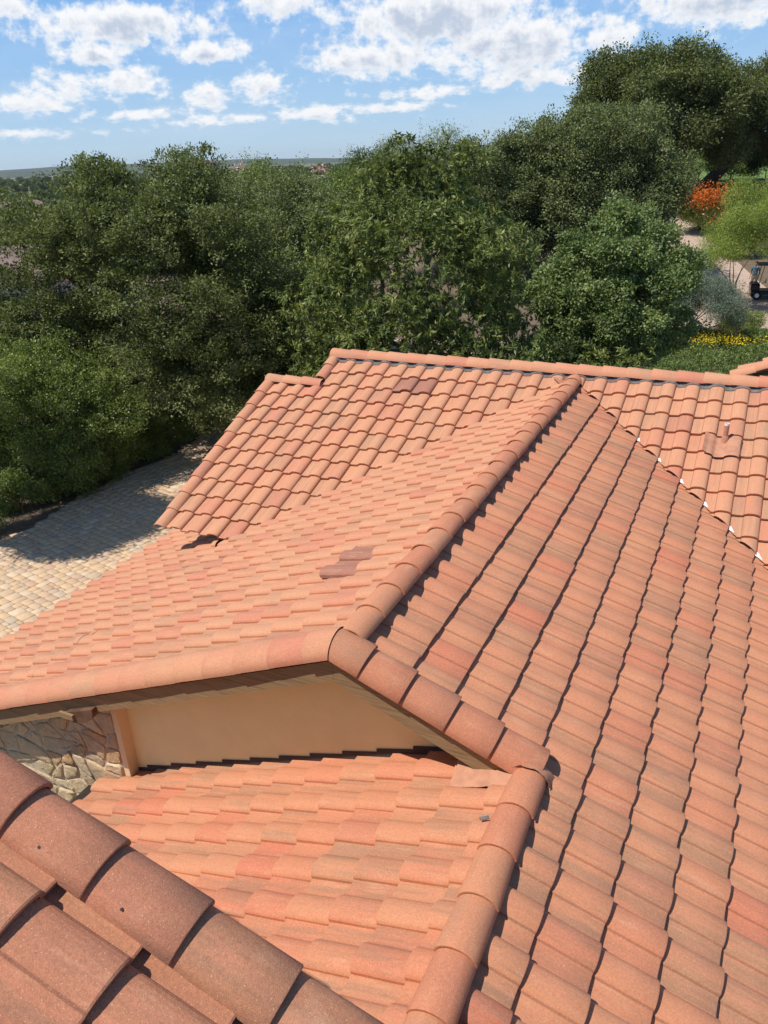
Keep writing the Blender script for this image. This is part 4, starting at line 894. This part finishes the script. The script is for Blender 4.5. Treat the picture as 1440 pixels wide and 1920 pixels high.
# ground cover with yellow flowers
def cover(name, area, n, mat, L, Wd, seed, hmax, **kw):
    rng = np.random.default_rng(seed); x = rng.uniform(area[0], area[2], n); y = rng.uniform(area[1], area[3], n)
    b_ = np.sin(x * 2.1 + seed) * np.sin(y * 1.7 + 1.3 * seed) + .6 * np.sin(x * 5.3) * np.sin(y * 4.7) + rng.normal(0, .35, n)
    k = b_ > -.55; x = x[k]; y = y[k]; b_ = b_[k]; n = len(x)
    z = ground_h(x, y) + hmax * np.clip(.45 + .35 * b_, .05, 1) * rng.uniform(.3, 1, n); V, _ = leaves(rng, np.stack([x, y, z], 1), np.tile([0, -.2, 1.], (n, 1)), L, Wd, None)
    return link(name, mesh_np(name, V, np.arange(n * 4).reshape(-1, 4), False, np.clip(rng.normal(.5, .2, n) + b_ * .08, 0, 1)), mat, kind='stuff', **kw)
cover('ground_cover', (-10, 27.5, 3.5, 41.5), 140000, ML_COVER, .10, .06, 1, .55, label='low leafy ground cover beyond the rear roof', category='ground cover')
def yellow(seed, c, s, n):
    rng = np.random.default_rng(seed); q = np.array(c) + rng.normal(0, 1, (n, 3)) * np.array(s); V, _ = leaves(rng, q, np.tile([0, -.5, 1.], (n, 1)), .07, .06, None); return V
V = np.concatenate([yellow(1, (-1.4, 37.8, G0 + .55), (1.1, .45, .10), 900), yellow(2, (-1.0, 40.6, G0 + .6), (.25, .4, .2), 260), yellow(3, (-2.8, 37.3, G0 + .45), (.5, .3, .08), 160)])
link('yellow_flowers', mesh_np('yellow_flowers', V, np.arange(len(V)).reshape(-1, 4), False, np.random.default_rng(1).random(len(V) // 4)), ML_YEL, kind='stuff', label='patch of small yellow flowers above the ground cover', category='flowers')
cover('undergrowth', (-30, 14, -17.1, 30), 70000, ML_SHRUB, .09, .055, 2, .5, label='dark undergrowth below the oaks', category='ground cover')

# far-off wood: beyond some 70 m the plain reads as one mass of treetops
def far_wood():
    rng = np.random.default_rng(77); n = 3200; a = np.radians(rng.uniform(-72, 15, n)); d = 75 * (1500 / 75) ** rng.random(n); x = np.sin(a) * d; y = np.cos(a) * d
    keep = ~((x > -22) & (d < 260)); x = x[keep]; y = y[keep]; d = d[keep]; n = len(x); h = rng.uniform(3.0, 5.6, n) * np.where(d > 500, 1.25, 1); z0 = ground_h(x, y)
    per = np.where(d < 200, 420, np.where(d < 500, 160, 60)); P = []; T_ = []; Sz = []
    for i in range(n):
        k = int(per[i]); dd = rnd_dir(rng, k); dd[:, 2] = np.abs(dd[:, 2]) * .9 - .15; r = h[i] * .62 * (1 + .22 * np.sin(dd[:, 0] * 7 + i) * np.sin(dd[:, 1] * 6))
        P.append(np.array([x[i], y[i], z0[i] + h[i] * .45]) + dd * r[:, None] * np.array([1, 1, .85])); T_.append(np.clip(rng.normal(.4, .15) + rng.normal(0, .12, k), 0, 1)); Sz.append(np.full(k, max(.35, d[i] * .0042)))
    P = np.concatenate(P); Sz = np.concatenate(Sz); m = len(P); s = rnd_dir(rng, m); t_ = unit(np.cross(s, rnd_dir(rng, m))); Sz = Sz[:, None]
    V = np.stack([P - s * Sz, P + t_ * Sz * .8, P + s * Sz, P - t_ * Sz * .8], 1).reshape(-1, 3)
    return link('far_woods', mesh_np('far_woods', V, np.arange(m * 4).reshape(-1, 4), False, np.concatenate(T_)), ML_OAK, kind='stuff', label='distant treetops spreading over the plain to the hills', category='woods')
far_wood()

# ------------------------------------------------------------------ distant buildings
M_WALLB = plain('pale_render', (0.62, 0.56, 0.50), .9, .8, .12); M_WALLW = plain('white_render', (0.80, 0.76, 0.74), .9, .8, .08)
M_ROOFG = plain('grey_brown_roof', (0.24, 0.17, 0.145), .85, 1.2, .25); M_ROOFT = plain('clay_roof', (0.50, 0.27, 0.17), .85, 2.0, .25)
m_, t_, b_ = new_mat('window_glass'); b_.inputs['Base Color'].default_value = (.03, .04, .05, 1); b_.inputs['Roughness'].default_value = .1; M_GLASS = m_
def building(name, label, loc, size, rot, wall, roof, nwin=4, floors=1, roof_h=1.2, over=.4):
    root = empty(name, loc, label, 'building'); root.rotation_euler = (0, 0, rot); w, d, h = size
    mb = MB(); mb.box((-w / 2, -d / 2, -3), (w / 2, d / 2, h)); link('wall', mb.mesh('wall'), wall, root)
    mb = MB(); a, b = w / 2 + over, d / 2 + over; v = [mb.bm.verts.new(p) for p in ((-a, -b, h), (a, -b, h), (a, b, h), (-a, b, h), (-a + b * .8, 0, h + roof_h), (a - b * .8, 0, h + roof_h))]
    for f in ((0, 1, 5, 4), (1, 2, 5), (2, 3, 4, 5), (3, 0, 4), (3, 2, 1, 0)): mb.bm.faces.new([v[i] for i in f])
    link('roof', mb.mesh('roof'), roof, root)
    for f in range(floors):
        for i in range(nwin):
            x = -w / 2 + w * (i + .5) / nwin; z = .9 + f * h / floors; ww, hh = w / nwin * .42, h / floors * .45
            mb = MB(); mb.box((x - ww / 2 - .08, -d / 2 - .05, z - .08), (x + ww / 2 + .08, -d / 2 - .005, z + hh + .08)); fr = link('window', mb.mesh('window'), wall, root)
            mb = MB(); mb.box((x - ww / 2, -d / 2 - .06, z), (x + ww / 2, -d / 2 - .052, z + hh)); link('pane', mb.mesh('pane'), M_GLASS, fr)
    return root
building('lodge', 'pale two storey building on the skyline right of the big left oak', (-279, 366, -4.6), (20, 9, 5.6), R(37), M_WALLB, M_ROOFG, 5, 2, 1.2)
building('house_far', 'white walled house far off at the left edge below the horizon', (-150, 132, -12.6), (14, 9, 5.2), R(48), M_WALLW, M_ROOFG, 4, 1, 2.0)
building('house_far', 'clay roofed house seen through leaves at the left edge, below the white one', (-86, 74.5, -10.6), (13, 9, 3.4), R(48), M_WALLB, M_ROOFT, 4, 1, 2.4)
building('house_near', 'brown roofed house with shaded wall, half hidden at the left edge behind the oak', (-44.5, 37.2, -9.0), (12, 8, 2.9), R(40), M_WALLB, M_ROOFG, 3, 1, 1.9)
building('shed', 'small clay roofed building glimpsed on the skyline between tree tops', (-150, 262, -10.5), (12, 8, 4.5), R(30), M_WALLB, M_ROOFG, 4, 1, 1.0)

# ------------------------------------------------------------------ person and golf cart beyond the wispy tree
def skin(name, verts, edges, mat, parent, sub=2, root=0):
    me = bpy.data.meshes.new(name); me.from_pydata([v[:3] for v in verts], edges, []); o = bpy.data.objects.new(name, me); COL.objects.link(o)
    o.modifiers.new('s', 'SKIN'); lay = me.skin_vertices[0].data
    for i, v in enumerate(verts): lay[i].radius = (v[3], v[4] if len(v) > 4 else v[3]); lay[i].use_root = (i == root)
    sb = o.modifiers.new('u', 'SUBSURF'); sb.levels = sub; sb.render_levels = sub
    dg = bpy.context.evaluated_depsgraph_get(); out = bpy.data.meshes.new_from_object(o.evaluated_get(dg)); bpy.data.objects.remove(o)
    smooth_mesh(out); return link(name, out, mat, parent)
M_SKIN = plain('skin', (0.50, 0.30, 0.20), .6, 20, .08); M_SHIRT = plain('blue_shirt', (0.10, 0.24, 0.33), .85, 9, .25); M_TROUS = plain('khaki_cloth', (0.50, 0.44, 0.34), .9, 9, .2)
M_HAIR = plain('dark_hair', (0.04, 0.03, 0.02), .8, 30, .3); M_BLK = plain('black_paint', (0.012, 0.013, 0.018), .25, 9, .2); M_TYRE = plain('tyre_rubber', (0.02, 0.02, 0.02), .9, 9, .2); M_SEAT = plain('dark_blue_vinyl', (0.03, 0.04, 0.10), .5, 9, .2)
px, py = -0.50, 50.9; pr = empty('person', (px, py, gz(px, py)), 'person in a blue shirt and khaki trousers standing by the dark cart', 'person'); pr.rotation_euler = (0, 0, R(-20))
B = [(0, 0, .96, .13, .10), (0, .01, 1.12, .12, .095), (0, .01, 1.30, .15, .105), (0, 0, 1.43, .12, .085), (0, 0, 1.50, .055), (0, -.01, 1.58, .07, .078), (0, -.015, 1.66, .078, .092), (0, -.01, 1.735, .05, .06)]
E_ = [(i, i + 1) for i in range(7)]
for s_ in (-1, 1):
    n = len(B); B += [(s_ * .10, 0, .88, .085), (s_ * .105, -.02, .50, .055), (s_ * .11, .01, .09, .040), (s_ * .12, -.13, .04, .035, .03)]; E_ += [(0, n), (n, n + 1), (n + 1, n + 2), (n + 2, n + 3)]
    n = len(B); B += [(s_ * .19, 0, 1.41, .050), (s_ * .24, .03, 1.14, .040), (s_ * .23, -.10, .92, .028), (s_ * .225, -.14, .86, .030, .018)]; E_ += [(3, n), (n, n + 1), (n + 1, n + 2), (n + 2, n + 3)]
body = skin('body', B, E_, M_SKIN, pr)
skin('shirt', [(0, 0, .95, .150, .118), (0, .01, 1.12, .138, .112), (0, .01, 1.30, .166, .120), (0, 0, 1.43, .134, .098), (-.19, 0, 1.42, .064), (-.225, .02, 1.22, .058), (.19, 0, 1.42, .064), (.225, .02, 1.22, .058)], [(0, 1), (1, 2), (2, 3), (3, 4), (4, 5), (3, 6), (6, 7)], M_SHIRT, pr)
skin('trousers', [(0, 0, .97, .142, .112), (-.10, 0, .86, .098), (-.105, -.02, .50, .074), (-.11, .01, .12, .060), (.10, 0, .86, .098), (.105, -.02, .50, .074), (.11, .01, .12, .060)], [(0, 1), (1, 2), (2, 3), (0, 4), (4, 5), (5, 6)], M_TROUS, pr)
mb = MB(); mb.sphere((0, .012, 1.69), .092, (1, 1.08, 1)); mb.bm.verts.ensure_lookup_table()
bmesh.ops.bisect_plane(mb.bm, geom=mb.bm.verts[:] + mb.bm.edges[:] + mb.bm.faces[:], plane_co=(0, -.04, 1.69), plane_no=(0, -.8, -.6), clear_outer=True); link('hair', mb.mesh('hair', True), M_HAIR, pr)
mb = MB(); mb.sphere((0, -.105, 1.64), .014, (1, 1.2, 1.4), 8); link('nose', mb.mesh('nose', True), M_SKIN, pr)
for s_ in (-1, 1):
    mb = MB(); mb.sphere((s_ * .031, -.088, 1.665), .010, (1.2, .6, .8), 8); link('eye', mb.mesh('eye', True), M_HAIR, pr)
    mb = MB(); mb.sphere((s_ * .080, .0, 1.65), .02, (.4, .8, 1.3), 8); link('ear', mb.mesh('ear', True), M_SKIN, pr)
    for f in range(4):
        x0 = s_ * .225 + (f - 1.5) * .010; ln = (.052, .060, .057, .045)[f]; mb = MB(); mb.tube([(x0, -.150, .845), (x0, -.165, .845 - ln * .5), (x0, -.160, .845 - ln)], [.0075, .007, .005], 6); link('finger', mb.mesh('finger', True), M_SKIN, pr)
    mb = MB(); mb.tube([(s_ * .205, -.135, .875), (s_ * .190, -.155, .850), (s_ * .188, -.165, .828)], [.010, .009, .006], 6); link('thumb', mb.mesh('thumb', True), M_SKIN, pr)
cx, cy = 0.50, 49.9; gc = empty('golf_cart', (cx, cy, gz(cx, cy)), 'dark golf cart parked on the path at the right edge', 'golf cart'); gc.rotation_euler = (0, 0, R(8))
mb = MB(); mb.box((-1.15, -.58, .28), (1.15, .58, .48), bev=.05); mb.box((-1.18, -.52, .44), (-.70, .52, .86), bev=.09); mb.box((.35, -.56, .44), (1.15, .56, .80), bev=.07); link('body', mb.mesh('body'), M_BLK, gc)
mb = MB(); mb.box((-.05, -.52, .60), (.50, .52, .76), bev=.05); mb.box((.44, -.52, .70), (.58, .52, 1.22), bev=.05); link('seat', mb.mesh('seat'), M_SEAT, gc)
mb = MB(); mb.box((-.98, -.60, 1.84), (.85, .60, 1.90), bev=.025); link('roof', mb.mesh('roof'), M_BLK, gc)
for x_p, y_p, x_q in ((-.80, -.52, -.62), (-.80, .52, -.62), (.72, -.52, .66), (.72, .52, .66)):
    mb = MB(); mb.tube([(x_p, y_p, .75), (x_q, y_p, 1.86)], .018, 8); link('roof_post', mb.mesh('post', True), M_BLK, gc)
mb = MB(); mb.tube([(-.60, -.26, .80), (-.42, -.26, .98)], .015, 8); mb.tube([(-.42 + .02 * math.cos(a), -.26 + .16 * math.sin(a), .98 + .16 * math.cos(a) * .8) for a in (2 * math.pi * k / 16 for k in range(17))], .012, 6, cap=False); link('steering_wheel', mb.mesh('steering_wheel', True), M_TYRE, gc)
for x_p, y_p in ((-.82, -.52), (-.82, .52), (.80, -.52), (.80, .52)):
    mb = MB(); mb.tube([(x_p, y_p - .09, .23), (x_p, y_p - .08, .23), (x_p, y_p + .08, .23), (x_p, y_p + .09, .23)], [.19, .225, .225, .19], 20); w_ = link('wheel', mb.mesh('wheel', True), M_TYRE, gc)
    sg = -1 if y_p < 0 else 1
    mb = MB(); mb.tube([(x_p, y_p + sg * .092, .23), (x_p, y_p + sg * .10, .23)], [.12, .10], 16); link('rim', mb.mesh('rim'), M_METAL, w_)

# ------------------------------------------------------------------ the air
mb = MB(); mb.box((-9500, -9500, -30), (9500, 9500, 75)); hz = mb.mesh('haze')
mh = bpy.data.materials.new('air'); mh.use_nodes = True; th = NT(mh.node_tree); th.n.clear(); vo = th.add('ShaderNodeVolumePrincipled'); oo = th.add('ShaderNodeOutputMaterial')
vo.inputs['Color'].default_value = (0.86, 0.92, 1.0, 1); vo.inputs['Density'].default_value = 0.00006; vo.inputs['Anisotropy'].default_value = 0.2
th.link(vo.outputs[0], oo.inputs['Volume']); link('haze', hz, mh, kind='stuff', label='thin blue haze of the summer air', category='haze')

# low growth between the silvery bush and the cart
cr = crown(150, (-.9, 42.2, gz(-.9, 42.2) + .35), (1.2, .8, .5), 10, .35, 420, 30, .10, .06, .035, tint_mu=.55, flat_bottom=-.2)
tree('low_shrub', 'low yellow green shrub on the path edge beside the silvery bush', 'shrub', (-.9, 42.2, gz(-.9, 42.2)), ML_SHRUB, cr, .03, limbs=3)
